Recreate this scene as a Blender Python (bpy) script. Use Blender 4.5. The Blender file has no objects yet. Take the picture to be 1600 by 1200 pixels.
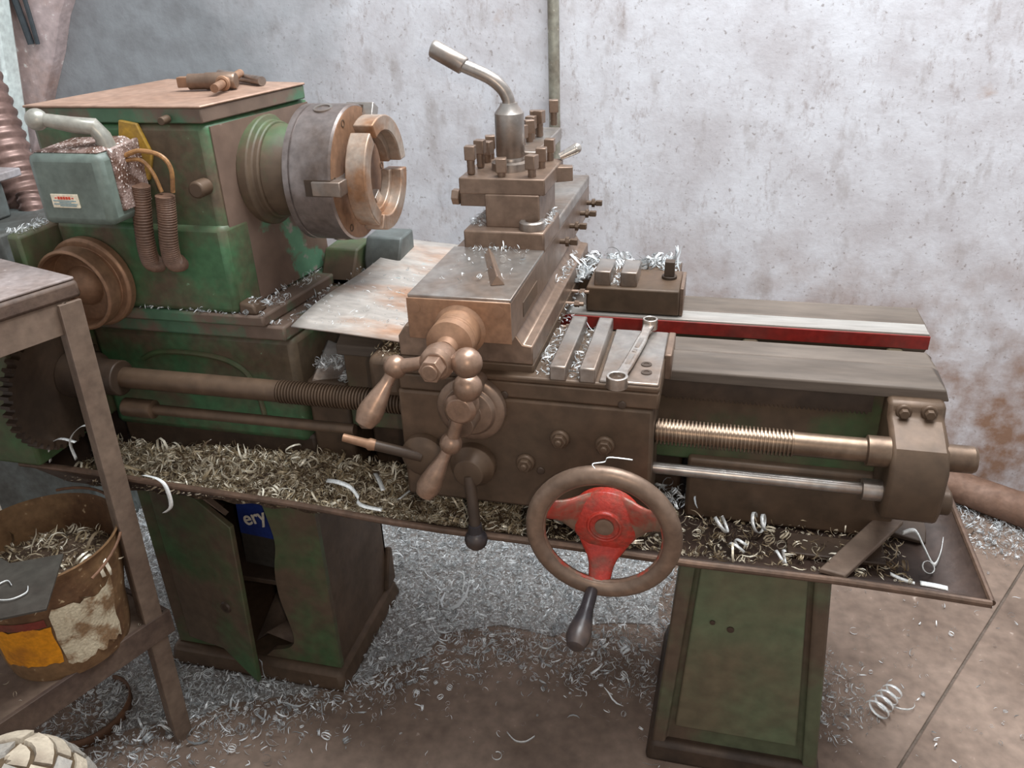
import bpy, bmesh, math, random
import numpy as np
from mathutils import Vector, Matrix
random.seed(7); rng = np.random.default_rng(7)
PI = math.pi
scn = bpy.context.scene
col = scn.collection

# ------------------------------------------------------------------ camera
# x runs along the lathe bed, y away from the camera, z up, metres
cd = bpy.data.cameras.new('camera'); cam = bpy.data.objects.new('camera', cd); col.objects.link(cam)
cd.sensor_width = 36.0; cd.lens = 29.0; cd.clip_start = .02
R0 = Vector((0.96995466, 0.24078945, -0.03476196)); R1 = Vector((0.0798395, -0.45001763, -0.88944353)); R2 = Vector((-0.22981211, 0.85994452, -0.45572121))
cm = Matrix((R0, -R1, -R2)).transposed().to_4x4(); cm.translation = (0, 0, 1.34)
cam.matrix_world = cm
scn.camera = cam

# ------------------------------------------------------------------ light
def s2l(v):
    v /= 255.0
    return v/12.92 if v <= .04045 else ((v+.055)/1.055)**2.4
def C(r, g, b): return (s2l(r), s2l(g), s2l(b), 1)
w = bpy.data.worlds.new('world'); scn.world = w; w.use_nodes = True
bgn = w.node_tree.nodes['Background']; bgn.inputs[0].default_value = (.93, .96, 1.0, 1); bgn.inputs[1].default_value = .70
def area(name, loc, target, sx, sy, power, colr):
    d = bpy.data.lights.new(name, 'AREA'); d.shape = 'RECTANGLE'; d.size = sx; d.size_y = sy; d.energy = power; d.color = colr
    o = bpy.data.objects.new(name, d); col.objects.link(o); o.location = loc
    o.rotation_euler = (Vector(target)-Vector(loc)).to_track_quat('-Z', 'Y').to_euler()
    return o
area('roof_light', (.30, 1.58, 3.2), (.05, 1.66, .0), 2.2, 1.0, 158, (.91, .96, 1.0))
fl = bpy.data.lights.new('camera_flash', 'POINT'); fl.energy = 11; fl.color = (1.0, .86, .72); fl.shadow_soft_size = .012
fo = bpy.data.objects.new('camera_flash', fl); col.objects.link(fo); fo.location = (.06, -.01, 1.36)
vs = scn.view_settings; vs.view_transform = 'Standard'; vs.look = 'None'; vs.gamma = 1; vs.exposure = 0.0; vs.use_curve_mapping = False

# ------------------------------------------------------------------ materials
def mat(name, c1, c2=None, scale=6, lo=.45, hi=.6, metal=0.0, rough=.6, bump=.15, bscale=None, c3=None, speck=.0, spec=.4, stretch=None, detail=6):
    """c1 with worn patches of c2 and specks of c3"""
    m = bpy.data.materials.new(name); m.use_nodes = True
    nt = m.node_tree; N = nt.nodes; L = nt.links; b = N['Principled BSDF']
    tc = N.new('ShaderNodeTexCoord'); mp = N.new('ShaderNodeMapping'); L.new(tc.outputs['Object'], mp.inputs[0])
    if stretch: mp.inputs['Scale'].default_value = stretch
    n1 = N.new('ShaderNodeTexNoise'); n1.inputs['Scale'].default_value = scale; n1.inputs['Detail'].default_value = detail; n1.inputs['Roughness'].default_value = .62
    L.new(mp.outputs[0], n1.inputs['Vector'])
    mr = N.new('ShaderNodeMapRange'); mr.inputs[1].default_value = lo; mr.inputs[2].default_value = hi; L.new(n1.outputs['Fac'], mr.inputs[0])
    mx = N.new('ShaderNodeMix'); mx.data_type = 'RGBA'; mx.inputs[6].default_value = c1; mx.inputs[7].default_value = c2 or c1
    L.new(mr.outputs[0], mx.inputs[0]); out = mx.outputs[2]
    n2 = N.new('ShaderNodeTexNoise'); n2.inputs['Scale'].default_value = bscale or scale*9; n2.inputs['Detail'].default_value = 5; L.new(mp.outputs[0], n2.inputs['Vector'])
    if c3:
        m3 = N.new('ShaderNodeMapRange'); m3.inputs[1].default_value = .70-speck; m3.inputs[2].default_value = .76-speck; L.new(n2.outputs['Fac'], m3.inputs[0])
        x3 = N.new('ShaderNodeMix'); x3.data_type = 'RGBA'; x3.inputs[7].default_value = c3
        L.new(m3.outputs[0], x3.inputs[0]); L.new(out, x3.inputs[6]); out = x3.outputs[2]
    # fine value variation
    hv = N.new('ShaderNodeHueSaturation'); mv = N.new('ShaderNodeMapRange'); mv.inputs[1].default_value = .3; mv.inputs[2].default_value = .7; mv.inputs[3].default_value = .82; mv.inputs[4].default_value = 1.18
    L.new(n2.outputs['Fac'], mv.inputs[0]); L.new(mv.outputs[0], hv.inputs['Value']); L.new(out, hv.inputs['Color'])
    L.new(hv.outputs[0], b.inputs['Base Color'])
    b.inputs['Metallic'].default_value = metal
    rr = N.new('ShaderNodeMapRange'); rr.inputs[1].default_value = .3; rr.inputs[2].default_value = .7; rr.inputs[3].default_value = max(rough-.1, .05); rr.inputs[4].default_value = min(rough+.12, 1)
    L.new(n1.outputs['Fac'], rr.inputs[0]); L.new(rr.outputs[0], b.inputs['Roughness'])
    b.inputs['Specular IOR Level'].default_value = spec
    if bump:
        bp = N.new('ShaderNodeBump'); bp.inputs['Strength'].default_value = bump; bp.inputs['Distance'].default_value = .004
        L.new(n2.outputs['Fac'], bp.inputs['Height']); L.new(bp.outputs[0], b.inputs['Normal'])
    return m

BROWN = C(92, 72, 58); DBROWN = C(66, 50, 40); RUST = C(128, 84, 58)
M = {}
M['green'] = mat('green_paint', C(64, 98, 66), C(88, 74, 58), 8, .40, .60, 0, .5, .12, c3=C(120, 160, 128), speck=-.03)
M['pedestal_frame'] = mat('brown_stained_green_paint', C(84, 88, 66), C(88, 72, 58), 5, .40, .56, 0, .55, .1)
M['green_dirty'] = mat('grimy_green_paint', C(66, 92, 58), C(88, 72, 57), 5, .38, .56, 0, .55, .12)
M['green_worn'] = mat('worn_green_paint', C(74, 104, 80), C(104, 86, 74), 9, .42, .54, 0, .5, .15, c3=C(120, 150, 128), speck=.0, bscale=30)
M['flaking'] = mat('flaking_green_paint', C(112, 92, 80), C(96, 138, 110), 9, .55, .60, .1, .5, .2, c3=C(150, 138, 132), speck=.05, bscale=26)
M['chuck'] = mat('grey_chuck_steel', C(140, 130, 126), C(104, 90, 82), 9, .42, .62, .7, .36, .04)
M['jaw'] = mat('worn_jaw_steel', C(168, 152, 138), C(146, 108, 80), 11, .42, .62, .45, .42, .04)
M['red_traces'] = mat('brown_iron_with_red_traces', C(120, 96, 80), C(176, 56, 42), 16, .52, .62, .2, .45, .1)
M['pedestal'] = mat('olive_green_paint', C(92, 102, 76), C(98, 88, 68), 4, .40, .62, 0, .55, .08)
M['oily'] = mat('oily_brown_iron', C(96, 76, 60), C(80, 64, 50), 5, .4, .6, .25, .5, .10)
M['dark'] = mat('dark_oily_iron', C(76, 60, 48), C(58, 46, 37), 6, .4, .6, .15, .5, .12)
M['steel'] = mat('dull_machined_steel', C(166, 160, 154), C(136, 120, 108), 7, .42, .62, .8, .34, .04)
M['screw'] = mat('oiled_screw_steel', C(126, 106, 88), C(96, 78, 64), 9, .4, .62, .6, .36, .04)
M['steel_brown'] = mat('brown_filmed_steel', C(136, 114, 98), C(114, 94, 80), 8, .4, .6, .55, .4, .05)
M['way'] = mat('ground_way_steel', C(100, 88, 78), C(82, 71, 62), 5, .4, .65, .2, .6, .03, stretch=(.3, 3, 3))
M['sheen_way'] = mat('ground_steel_with_sheen', C(176, 172, 166), C(150, 142, 134), 5, .4, .65, .5, .4, .02, stretch=(.3, 3, 3))  # paler copy of the way steel, the flat's reflection put into its colour
M['bright'] = mat('bright_steel', C(205, 198, 190), C(160, 140, 125), 12, .45, .7, .9, .25, .03)
M['handle'] = mat('polished_handle_steel', C(158, 130, 112), C(132, 106, 88), 14, .4, .65, .6, .34, .03)
M['copperish'] = mat('warm_filmed_steel', C(152, 116, 90), C(134, 102, 80), 10, .4, .6, .35, .5, .05)
M['red'] = mat('red_paint', C(168, 52, 40), C(112, 72, 58), 22, .48, .66, 0, .4, .25)
M['red_spoke'] = mat('red_and_brown_iron', C(158, 54, 42), C(116, 90, 74), 12, .42, .54, .1, .4, .2)
M['red_way'] = mat('shaded_red_paint', C(132, 36, 30), C(96, 44, 38), 9, .45, .7, 0, .45, .08)  # red paint of the inner face, darkened to carry the shade there
M['black'] = mat('black_grip', C(44, 40, 42), C(70, 56, 48), 10, .5, .7, 0, .3, .03)
M['grey_box'] = mat('grey_green_enamel', C(108, 120, 112), C(92, 100, 92), 8, .4, .65, 0, .42, .05)
M['crust'] = mat('grease_crust', C(150, 128, 120), C(92, 66, 54), 30, .4, .55, 0, .5, .6, c3=C(225, 215, 208), speck=.10)
M['silver'] = mat('silver_painted_metal', C(168, 166, 156), C(140, 132, 120), 10, .4, .65, .5, .38, .04)
M['hose'] = mat('brown_rubber_conduit', C(116, 88, 72), C(96, 72, 58), 20, .4, .6, 0, .55, .05)
M['wire'] = mat('amber_wire', C(170, 125, 78), C(130, 92, 60), 30, .4, .6, 0, .4, .0)
M['cover'] = mat('dusty_cover_steel', C(170, 140, 122), C(146, 116, 98), 6, .35, .65, .25, .5, .06)
M['sheet'] = mat('scuffed_sheet_steel', C(178, 170, 162), C(164, 126, 100), 4, .46, .66, .35, .45, .10, c3=C(150, 165, 165), speck=.03, stretch=(1, 2.5, 1))
M['tray'] = mat('oily_tray_steel', C(78, 62, 54), C(56, 44, 38), 6, .4, .6, .3, .42, .15)
M['trayrim'] = mat('rolled_tray_edge', C(104, 82, 68), C(84, 66, 54), 12, .4, .6, .4, .4, .05)
M['table'] = mat('worn_table_top', C(150, 138, 134), C(124, 108, 100), 9, .4, .65, 0, .65, .15, c3=C(188, 180, 176), speck=.02)
M['frame'] = mat('brown_painted_angle_iron', C(118, 100, 86), C(98, 80, 68), 7, .4, .62, .1, .6, .10)
M['edge'] = mat('grimy_table_edge', C(96, 78, 66), C(70, 54, 46), 10, .4, .62, 0, .6, .2)
M['bucket'] = mat('rusty_bucket', C(126, 96, 66), C(90, 62, 40), 9, .42, .6, .1, .65, .25, c3=C(160, 138, 108), speck=.04)
M['bucket_label'] = mat('orange_print', C(206, 132, 22), C(150, 92, 30), 16, .48, .66, 0, .55, .1)
M['bucket_white'] = mat('flaking_white_paint', C(190, 176, 150), C(128, 100, 72), 24, .46, .58, 0, .65, .3)
M['bucket_red'] = mat('faded_red_print', C(112, 46, 36), C(96, 56, 42), 16, .48, .66, 0, .6, .1)
M['plate'] = mat('dark_sheet', C(74, 70, 64), C(62, 56, 50), 8, .4, .6, .2, .5, .05)
M['cream'] = mat('torn_cardboard', C(226, 196, 152), C(205, 172, 128), 20, .5, .7, 0, .8, .1)
M['blue'] = mat('blue_card', C(40, 58, 128), C(34, 46, 100), 12, .4, .7, 0, .5, 0)
M['print'] = mat('off_white_print', C(214, 204, 186), None, 20, .4, .7, 0, .6, 0)
M['label'] = mat('yellowed_label', C(226, 214, 190), C(205, 190, 165), 20, .5, .7, 0, .6, 0)
M['redprint'] = mat('red_print', C(196, 70, 48), None, 20, .4, .7, 0, .6, 0)
M['blueprint'] = mat('blue_print', C(96, 136, 150), None, 20, .4, .7, 0, .6, 0)
M['yellow'] = mat('old_yellow_paint', C(176, 138, 52), C(110, 86, 52), 12, .45, .6, 0, .5, .1)
M['bg'] = mat('grey_machine_paint', C(98, 104, 102), C(76, 76, 72), 7, .4, .62, .1, .5, .08)
M['bgtop'] = mat('pale_machined_top', C(172, 166, 168), C(150, 142, 140), 12, .4, .62, .2, .5, .05)
M['ribbed'] = mat('ribbed_duct', C(140, 114, 106), C(112, 88, 80), 10, .4, .62, .4, .4, .05)
M['cable'] = mat('black_cable', C(62, 68, 72), None, 10, .4, .6, 0, .5, 0)
M['whitepost'] = mat('white_painted_post', C(226, 236, 232), C(206, 214, 210), 7, .4, .65, 0, .5, .05)
M['log'] = mat('log_bark', C(186, 172, 152), C(142, 128, 112), 14, .42, .62, 0, .85, .5)
M['log_grey'] = mat('grey_bark', C(158, 152, 144), C(136, 124, 108), 14, .42, .62, 0, .85, .5)
M['logcrack'] = mat('log_wood', C(92, 76, 56), C(76, 60, 44), 14, .42, .62, 0, .9, .3)
M['pipe'] = mat('rusty_pipe', C(132, 104, 88), C(108, 80, 64), 7, .42, .6, .2, .65, .25)
M['wallpipe'] = mat('galvanised_pipe', C(150, 146, 132), C(118, 108, 94), 9, .45, .62, .3, .5, .12, c3=C(205, 200, 190), speck=.02)
M['hoop'] = mat('rusty_strap', C(122, 88, 66), C(96, 68, 50), 12, .42, .6, .2, .6, .15)
M['greybed'] = mat('trodden_swarf', C(160, 158, 156), C(128, 120, 114), 60, .4, .6, .1, .6, .5, bscale=160, c3=C(205, 208, 208), speck=.14)
M['mound'] = mat('oily_swarf_bed', C(104, 86, 70), C(74, 58, 46), 40, .4, .6, .2, .6, .6, bscale=200, c3=C(176, 160, 130), speck=.10)

def swarf_mat(name, a, bcol, c):
    m = bpy.data.materials.new(name); m.use_nodes = True; nt = m.node_tree; N = nt.nodes; L = nt.links; b = N['Principled BSDF']
    g = N.new('ShaderNodeNewGeometry'); r = N.new('ShaderNodeValToRGB'); L.new(g.outputs['Random Per Island'], r.inputs[0])
    e = r.color_ramp.elements; e[0].position = 0; e[0].color = a; e[1].position = 1; e[1].color = c
    k = e.new(.5); k.color = bcol
    L.new(r.outputs[0], b.inputs['Base Color']); b.inputs['Metallic'].default_value = .1; b.inputs['Roughness'].default_value = .3
    return m
M['swarf'] = swarf_mat('bright_swarf', C(128, 130, 130), C(208, 212, 214), C(250, 252, 252))
M['swarf_warm'] = swarf_mat('oily_swarf', C(92, 74, 56), C(172, 154, 124), C(246, 238, 218))
M['curl'] = mat('shiny_steel_curl', C(240, 241, 240), C(220, 220, 216), 30, .4, .6, .3, .3, 0)

# wall: white limewash, a grey tone towards the left end, brown stains
def wall_material():
    m = bpy.data.materials.new('limewashed_plaster'); m.use_nodes = True; nt = m.node_tree; N = nt.nodes; L = nt.links; b = N['Principled BSDF']
    g = N.new('ShaderNodeNewGeometry'); sp = N.new('ShaderNodeSeparateXYZ'); L.new(g.outputs['Position'], sp.inputs[0])
    def noise(sc, det=6, vec=None, rg=.6):
        n = N.new('ShaderNodeTexNoise'); n.inputs['Scale'].default_value = sc; n.inputs['Detail'].default_value = det; n.inputs['Roughness'].default_value = rg
        L.new(vec or g.outputs['Position'], n.inputs['Vector']); return n.outputs['Fac']
    def rng_(f, a, b_, c=0, d=1):
        r = N.new('ShaderNodeMapRange'); r.inputs[1].default_value = a; r.inputs[2].default_value = b_; r.inputs[3].default_value = c; r.inputs[4].default_value = d; L.new(f, r.inputs[0]); return r.outputs[0]
    def mix(f, a, b_):
        x = N.new('ShaderNodeMix'); x.data_type = 'RGBA'
        for i, v in ((0, f), (6, a), (7, b_)):
            if isinstance(v, (tuple, list)): x.inputs[i].default_value = v
            elif isinstance(v, (int, float)): x.inputs[i].default_value = v
            else: L.new(v, x.inputs[i])
        return x.outputs[2]
    def mth(op, a, b_):
        x = N.new('ShaderNodeMath'); x.operation = op
        for i, v in ((0, a), (1, b_)):
            if isinstance(v, (int, float)): x.inputs[i].default_value = v
            else: L.new(v, x.inputs[i])
        return x.outputs[0]
    mp = N.new('ShaderNodeMapping'); mp.inputs['Scale'].default_value = (1.6, 1, .7); L.new(g.outputs['Position'], mp.inputs[0])
    base = mix(rng_(noise(6, 10, None, .7), .38, .64), C(222, 221, 225), C(200, 195, 197))
    base = mix(rng_(noise(11, 8, mp.outputs[0]), .56, .72, 0, .7), base, C(172, 163, 160))          # rubbed patches
    dm = rng_(noise(2.6, 4), .36, .56)
    base = mix(mth('MULTIPLY', rng_(noise(30, 8, mp.outputs[0], .75), .54, .68, 0, .6), dm), base, C(150, 133, 126))   # flecks
    base = mix(rng_(noise(95, 4), .62, .70, 0, .6), base, C(136, 122, 116))                    # specks
    base = mix(rng_(noise(5.5, 9), .66, .76, 0, .6), base, C(168, 132, 104))                      # rust stains
    # grime band low on the wall
    low = mth('MULTIPLY', rng_(sp.outputs[2], .75, .30), rng_(noise(7, 8), .40, .62))
    base = mix(low, base, C(150, 118, 98))
    # greyer tone towards the left end, its ragged edge near x = -1.2
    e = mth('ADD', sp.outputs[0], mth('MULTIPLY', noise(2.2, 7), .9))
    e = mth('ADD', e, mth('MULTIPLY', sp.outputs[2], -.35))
    left_grey = rng_(e, -.98, -1.36)
    base = mix(left_grey, base, mix(rng_(noise(14, 6), .4, .7), C(160, 163, 166), C(142, 143, 145)))
    L.new(base, b.inputs['Base Color']); b.inputs['Roughness'].default_value = .9; b.inputs['Specular IOR Level'].default_value = .2
    bp = N.new('ShaderNodeBump'); bp.inputs['Strength'].default_value = .35; bp.inputs['Distance'].default_value = .006
    hh = mth('ADD', noise(9, 8), mth('MULTIPLY', noise(60, 4), .35)); L.new(hh, bp.inputs['Height']); L.new(bp.outputs[0], b.inputs['Normal'])
    return m
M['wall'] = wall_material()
M['jamb'] = mat('pink_washed_plaster', C(206, 186, 184), C(178, 146, 134), 5, .4, .62, 0, .9, .4, c3=C(232, 226, 222), speck=.06)
M['floor'] = mat('oil_stained_concrete', C(140, 120, 106), C(112, 94, 82), 3.5, .38, .64, 0, .75, .2, bscale=40, c3=C(168, 152, 140), speck=0)
M['joint'] = mat('dirt_filled_joint', C(112, 98, 88), C(98, 86, 76), 20, .4, .6, 0, .9, .2)

# ------------------------------------------------------------------ mesh helpers
AX = {'x': Matrix(((0, 0, 1), (0, 1, 0), (-1, 0, 0))).to_4x4(), 'y': Matrix(((1, 0, 0), (0, 0, 1), (0, -1, 0))).to_4x4(), 'z': Matrix.Identity(4)}
class MB:
    def __init__(s): s.bm = bmesh.new()
    def box(s, x0, x1, y0, y1, z0, z1):
        v = [s.bm.verts.new(p) for p in ((x0,y0,z0),(x1,y0,z0),(x1,y1,z0),(x0,y1,z0),(x0,y0,z1),(x1,y0,z1),(x1,y1,z1),(x0,y1,z1))]
        for f in ((3,2,1,0),(4,5,6,7),(0,1,5,4),(1,2,6,5),(2,3,7,6),(3,0,4,7)): s.bm.faces.new([v[i] for i in f])
        return s
    def hexa(s, b, t):
        """b, t: four bottom and four top points, same order"""
        v = [s.bm.verts.new(p) for p in list(b)+list(t)]
        for f in ((3,2,1,0),(4,5,6,7),(0,1,5,4),(1,2,6,5),(2,3,7,6),(3,0,4,7)): s.bm.faces.new([v[i] for i in f])
        return s
    def prism(s, poly, axis, a, b):
        """poly in the two remaining axes (x: (y,z), y: (x,z), z: (x,y))"""
        def pt(p, h): return (h, p[0], p[1]) if axis == 'x' else ((p[0], h, p[1]) if axis == 'y' else (p[0], p[1], h))
        A = [s.bm.verts.new(pt(p, a)) for p in poly]; B = [s.bm.verts.new(pt(p, b)) for p in poly]
        n = len(poly)
        s.bm.faces.new(A); s.bm.faces.new(B[::-1])
        for i in range(n): s.bm.faces.new((A[i], B[i], B[(i+1) % n], A[(i+1) % n]))
        return s
    def rev(s, prof, org=(0,0,0), d=(0,0,1), seg=24, cap=True):
        """prof: (radius, height along d)"""
        d = Vector(d).normalized(); o = Vector(org); q = d.to_track_quat('Z', 'Y').to_matrix()
        rings = []
        for r, h in prof:
            if r <= 1e-6: rings.append([s.bm.verts.new(o+d*h)])
            else: rings.append([s.bm.verts.new(o+q@Vector((r*math.cos(2*PI*k/seg), r*math.sin(2*PI*k/seg), h))) for k in range(seg)])
        for a, b in zip(rings, rings[1:]):
            for k in range(seg):
                k2 = (k+1) % seg
                if len(a) == 1 and len(b) == 1: continue
                if len(a) == 1: s.bm.faces.new((a[0], b[k], b[k2]))
                elif len(b) == 1: s.bm.faces.new((a[k], a[k2], b[0]))
                else: s.bm.faces.new((a[k], a[k2], b[k2], b[k]))
        if cap:
            if len(rings[0]) > 1: s.bm.faces.new(rings[0][::-1])
            if len(rings[-1]) > 1: s.bm.faces.new(rings[-1])
        return s
    def cyl(s, a, b, r, seg=20, r2=None):
        a = Vector(a); b = Vector(b); return s.rev([(r, 0), (r if r2 is None else r2, (b-a).length)], a, b-a, seg)
    def ball(s, c, r, seg=18, sq=1.0):
        n = 10
        return s.rev([(r*math.sin(PI*i/n), -r*sq*math.cos(PI*i/n)) for i in range(n+1)], c, (0, 0, 1), seg, False)
    def tube(s, pts, r, seg=10, cap=True):
        pts = [Vector(p) for p in pts]; rs = r if isinstance(r, (list, tuple)) else [r]*len(pts)
        up = None; rings = []
        for i, p in enumerate(pts):
            t = (pts[min(i+1, len(pts)-1)]-pts[max(i-1, 0)]).normalized()
            if up is None: up = t.orthogonal().normalized()
            up = (up-t*up.dot(t)).normalized(); sd = t.cross(up)
            rings.append([s.bm.verts.new(p+(up*math.cos(2*PI*k/seg)+sd*math.sin(2*PI*k/seg))*rs[i]) for k in range(seg)])
        for a, b in zip(rings, rings[1:]):
            for k in range(seg): s.bm.faces.new((a[k], a[(k+1) % seg], b[(k+1) % seg], b[k]))
        if cap: s.bm.faces.new(rings[0][::-1]); s.bm.faces.new(rings[-1])
        return s
    def ends(s, x, z, k):
        """ease the upper corners at the right end"""
        for v in s.bm.verts:
            if v.co.x > x and v.co.z > z: v.co.x -= (v.co.z-z)*k
        return s
    def ribbon(s, pts, wvec, th=None):
        pts = [Vector(p) for p in pts]; wv = Vector(wvec)
        a = [s.bm.verts.new(p-wv/2) for p in pts]; b = [s.bm.verts.new(p+wv/2) for p in pts]
        for i in range(len(pts)-1): s.bm.faces.new((a[i], a[i+1], b[i+1], b[i]))
        return s
    def ring(s, c, d, R, r, seg=40, rs=12, sq=1.0):
        """torus"""
        d = Vector(d).normalized(); q = d.to_track_quat('Z', 'Y').to_matrix(); c = Vector(c); rings = []
        for i in range(seg):
            a = 2*PI*i/seg
            rings.append([s.bm.verts.new(c+q@Vector(((R+r*math.cos(b))*math.cos(a), (R+r*math.cos(b))*math.sin(a), r*sq*math.sin(b)))) for b in [2*PI*j/rs for j in range(rs)]])
        for i in range(seg):
            A = rings[i]; B = rings[(i+1) % seg]
            for j in range(rs): s.bm.faces.new((A[j], B[j], B[(j+1) % rs], A[(j+1) % rs]))
        return s
    def build(s, name, m, parent=None, bevel=0, label=None, cat=None, group=None, kind=None, smooth=35, solid=0, sub=0):
        bm = s.bm; bmesh.ops.recalc_face_normals(bm, faces=bm.faces)
        xs = [v.co for v in bm.verts]
        lo = Vector((min(v.x for v in xs), min(v.y for v in xs), min(v.z for v in xs))); hi = Vector((max(v.x for v in xs), max(v.y for v in xs), max(v.z for v in xs)))
        c = Vector(((lo.x+hi.x)/2, (lo.y+hi.y)/2, lo.z if parent is None else (lo.z+hi.z)/2))
        bmesh.ops.translate(bm, verts=bm.verts, vec=-c)
        me = bpy.data.meshes.new(name); bm.to_mesh(me); bm.free()
        me.materials.append(M[m])
        me.shade_smooth()
        if smooth: me.set_sharp_from_angle(angle=math.radians(smooth))
        o = bpy.data.objects.new(name, me); col.objects.link(o); o.location = c
        setpar(o, parent)
        if solid:
            q = o.modifiers.new('thickness', 'SOLIDIFY'); q.thickness = solid; q.offset = 0
        if bevel:
            q = o.modifiers.new('bevel', 'BEVEL'); q.width = bevel; q.segments = 2; q.limit_method = 'ANGLE'; q.angle_limit = math.radians(40)
        if sub:
            q = o.modifiers.new('sub', 'SUBSURF'); q.levels = sub; q.render_levels = sub
        tag(o, label, cat, group, kind)
        return o
WL = {}
def wloc(o): return WL.get(o.name, o.location)
def setpar(o, parent):
    WL[o.name] = Vector(o.location)
    if parent is not None:
        o.parent = parent; o.location = o.location-wloc(parent)
def tag(o, label=None, cat=None, group=None, kind=None):
    if label: o['label'] = label
    if cat: o['category'] = cat
    if group: o['group'] = group
    if kind: o['kind'] = kind
def thing(name, loc, label, cat, group=None):
    o = bpy.data.objects.new(name, None); col.objects.link(o); o.location = loc; o.empty_display_size = .05; WL[o.name] = Vector(loc)
    tag(o, label, cat, group); return o
def clone(src, loc, parent=None, rot=None):
    """copy of a mesh part that shares its mesh"""
    o = src.copy(); col.objects.link(o); o.parent = None; o.location = Vector(loc)
    if rot is not None: o.rotation_euler = rot
    setpar(o, parent); return o
def box(name, m, parent, x0, x1, y0, y1, z0, z1, bevel=.003, **k): return MB().box(x0, x1, y0, y1, z0, z1).build(name, m, parent, bevel, **k)
def hexpts(r, n=6, ph=0): return [(r*math.cos(2*PI*k/n+ph), r*math.sin(2*PI*k/n+ph)) for k in range(n)]
def smooth_path(pts, n=6):
    P = [Vector(p) for p in pts]; out = []
    for i in range(len(P)-1):
        p0 = P[max(i-1, 0)]; p1 = P[i]; p2 = P[i+1]; p3 = P[min(i+2, len(P)-1)]
        for k in range(n):
            t = k/n; out.append(.5*((2*p1)+(p2-p0)*t+(2*p0-5*p1+4*p2-p3)*t*t+(-p0+3*p1-3*p2+p3)*t**3))
    out.append(P[-1]); return out

# ------------------------------------------------------------------ the setting
fl_ = MB().box(-4, 3, -1.2, 4.0, -.20, -.005).build('floor', 'joint', None, 0, kind='structure')
# two concrete slabs meeting at a recessed joint in front of the right pedestal
jx = lambda y: .405+(y-1.17)*.58
MB().prism([(-4, -1.2), (jx(-1.2)-.003, -1.2), (jx(4)-.003, 4), (-4, 4)], 'z', -.005, 0).build('floor_slab', 'floor', fl_, .002)
MB().prism([(jx(-1.2)+.003, -1.2), (3, -1.2), (3, 4), (jx(4)+.003, 4)], 'z', -.005, 0).build('floor_slab', 'floor', fl_, .002)
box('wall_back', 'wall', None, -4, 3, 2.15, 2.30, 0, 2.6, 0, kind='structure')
# projecting plaster jamb at the far left with a slanting broken edge
ed = []
for i in range(26):
    z = i/25*2.4; x = -1.927+.583*(z-1.03)*(1 if z > .5 else .3)+random.uniform(-.008, .008)
    if z > 1.22: x += random.uniform(-.02, .03)
    ed.append((x, z))
MB().prism([(-4, 0)]+ed+[(-4, 2.4)], 'y', 2.10, 2.155).build('wall_left', 'jamb', None, .006, kind='structure')
wp = MB().tube([(-.427, 2.115, .02), (-.427, 2.115, 1.1), (-.430, 2.115, 2.4)], .014, 12).build('wall_pipe', 'wallpipe', None, 0, label='slim grey vertical pipe running up the white wall behind the tool post', cat='pipe')

# ------------------------------------------------------------------ the lathe
LA = thing('lathe', (-.35, 1.25, 0), 'large green and brown metal lathe with three-jaw chuck and red handwheel', 'lathe')
# --- bed: two shears on a green casting
x0, x1 = -.585, .322
bed = MB().box(x0, .300, 1.120, 1.165, .640, .790).box(x0, .300, 1.33, 1.375, .640, .790).box(x0, .300, 1.16, 1.335, .66, .70)
for xx in (-.45, -.2, .05, .27): bed.box(xx, xx+.025, 1.16, 1.34, .69, .775)
bed = bed.build('bed', 'green_dirty', LA, .004)
MB().prism([(1.10,.784),(1.10,.801),(1.134,.8195),(1.163,.803),(1.172,.803),(1.190,.8165),(1.212,.800),(1.212,.770),(1.125,.770),(1.125,.784)], 'x', x0, .322).ends(.321, .795, .9).build('front_way', 'way', LA, .002)
rw = MB().prism([(1.293,.776),(1.293,.800),(1.336,.801),(1.357,.820),(1.398,.793),(1.398,.760),(1.310,.760)], 'x', x0, .330).ends(.329, .802, .7).build('rear_way', 'way', LA, .002)
MB().box(x0+.01, .329, 1.2945, 1.3345, .7995, .8012).build('flat_way', 'sheen_way', rw, .0004, label='ground flat of the rear way, sheen put into its paler colour')
MB().box(x0+.01, .3305, 1.2905, 1.2935, .7765, .7985).build('red_face', 'red_way', rw, .0005, label='red painted inner face of the rear way, shade put into its colour')
box('bed_foot', 'oily', LA, -.02, .285, 1.105, 1.39, .541, .650, .006)
box('bed_base', 'dark', LA, -.57, -.03, 1.16, 1.37, .541, .645, .006)
# rack under the front way
tz = []
n = 46
for k in range(n):
    xx = -.06+k*.0062; tz += [(xx, .756), (xx+.0018, .752), (xx+.0038, .752), (xx+.005, .756)]
MB().prism([(-.40, .783), (-.40, .756)]+tz+[(.228, .756), (.228, .783)], 'y', 1.106, 1.121).build('rack', 'dark', LA, 0)
# --- left section of the bed under the headstock and the gap beside the chuck
MB().prism([(-1.06, 1.112), (-.668, 1.112), (-.640, 1.37), (-1.06, 1.37)], 'z', .60, .800).build('bed_end_casting', 'green', LA, .012)
MB().prism([(-1.06, 1.10), (-.672, 1.10), (-.642, 1.37), (-1.06, 1.37)], 'z', .800, .826).build('bed_end_ledge', 'green_worn', LA, .004)
MB().prism([(-1.05, 1.118), (-.66, 1.118), (-.64, 1.37), (-1.05, 1.37)], 'z', .541, .612).build('bed_end_base', 'dark', LA, .006)
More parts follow.
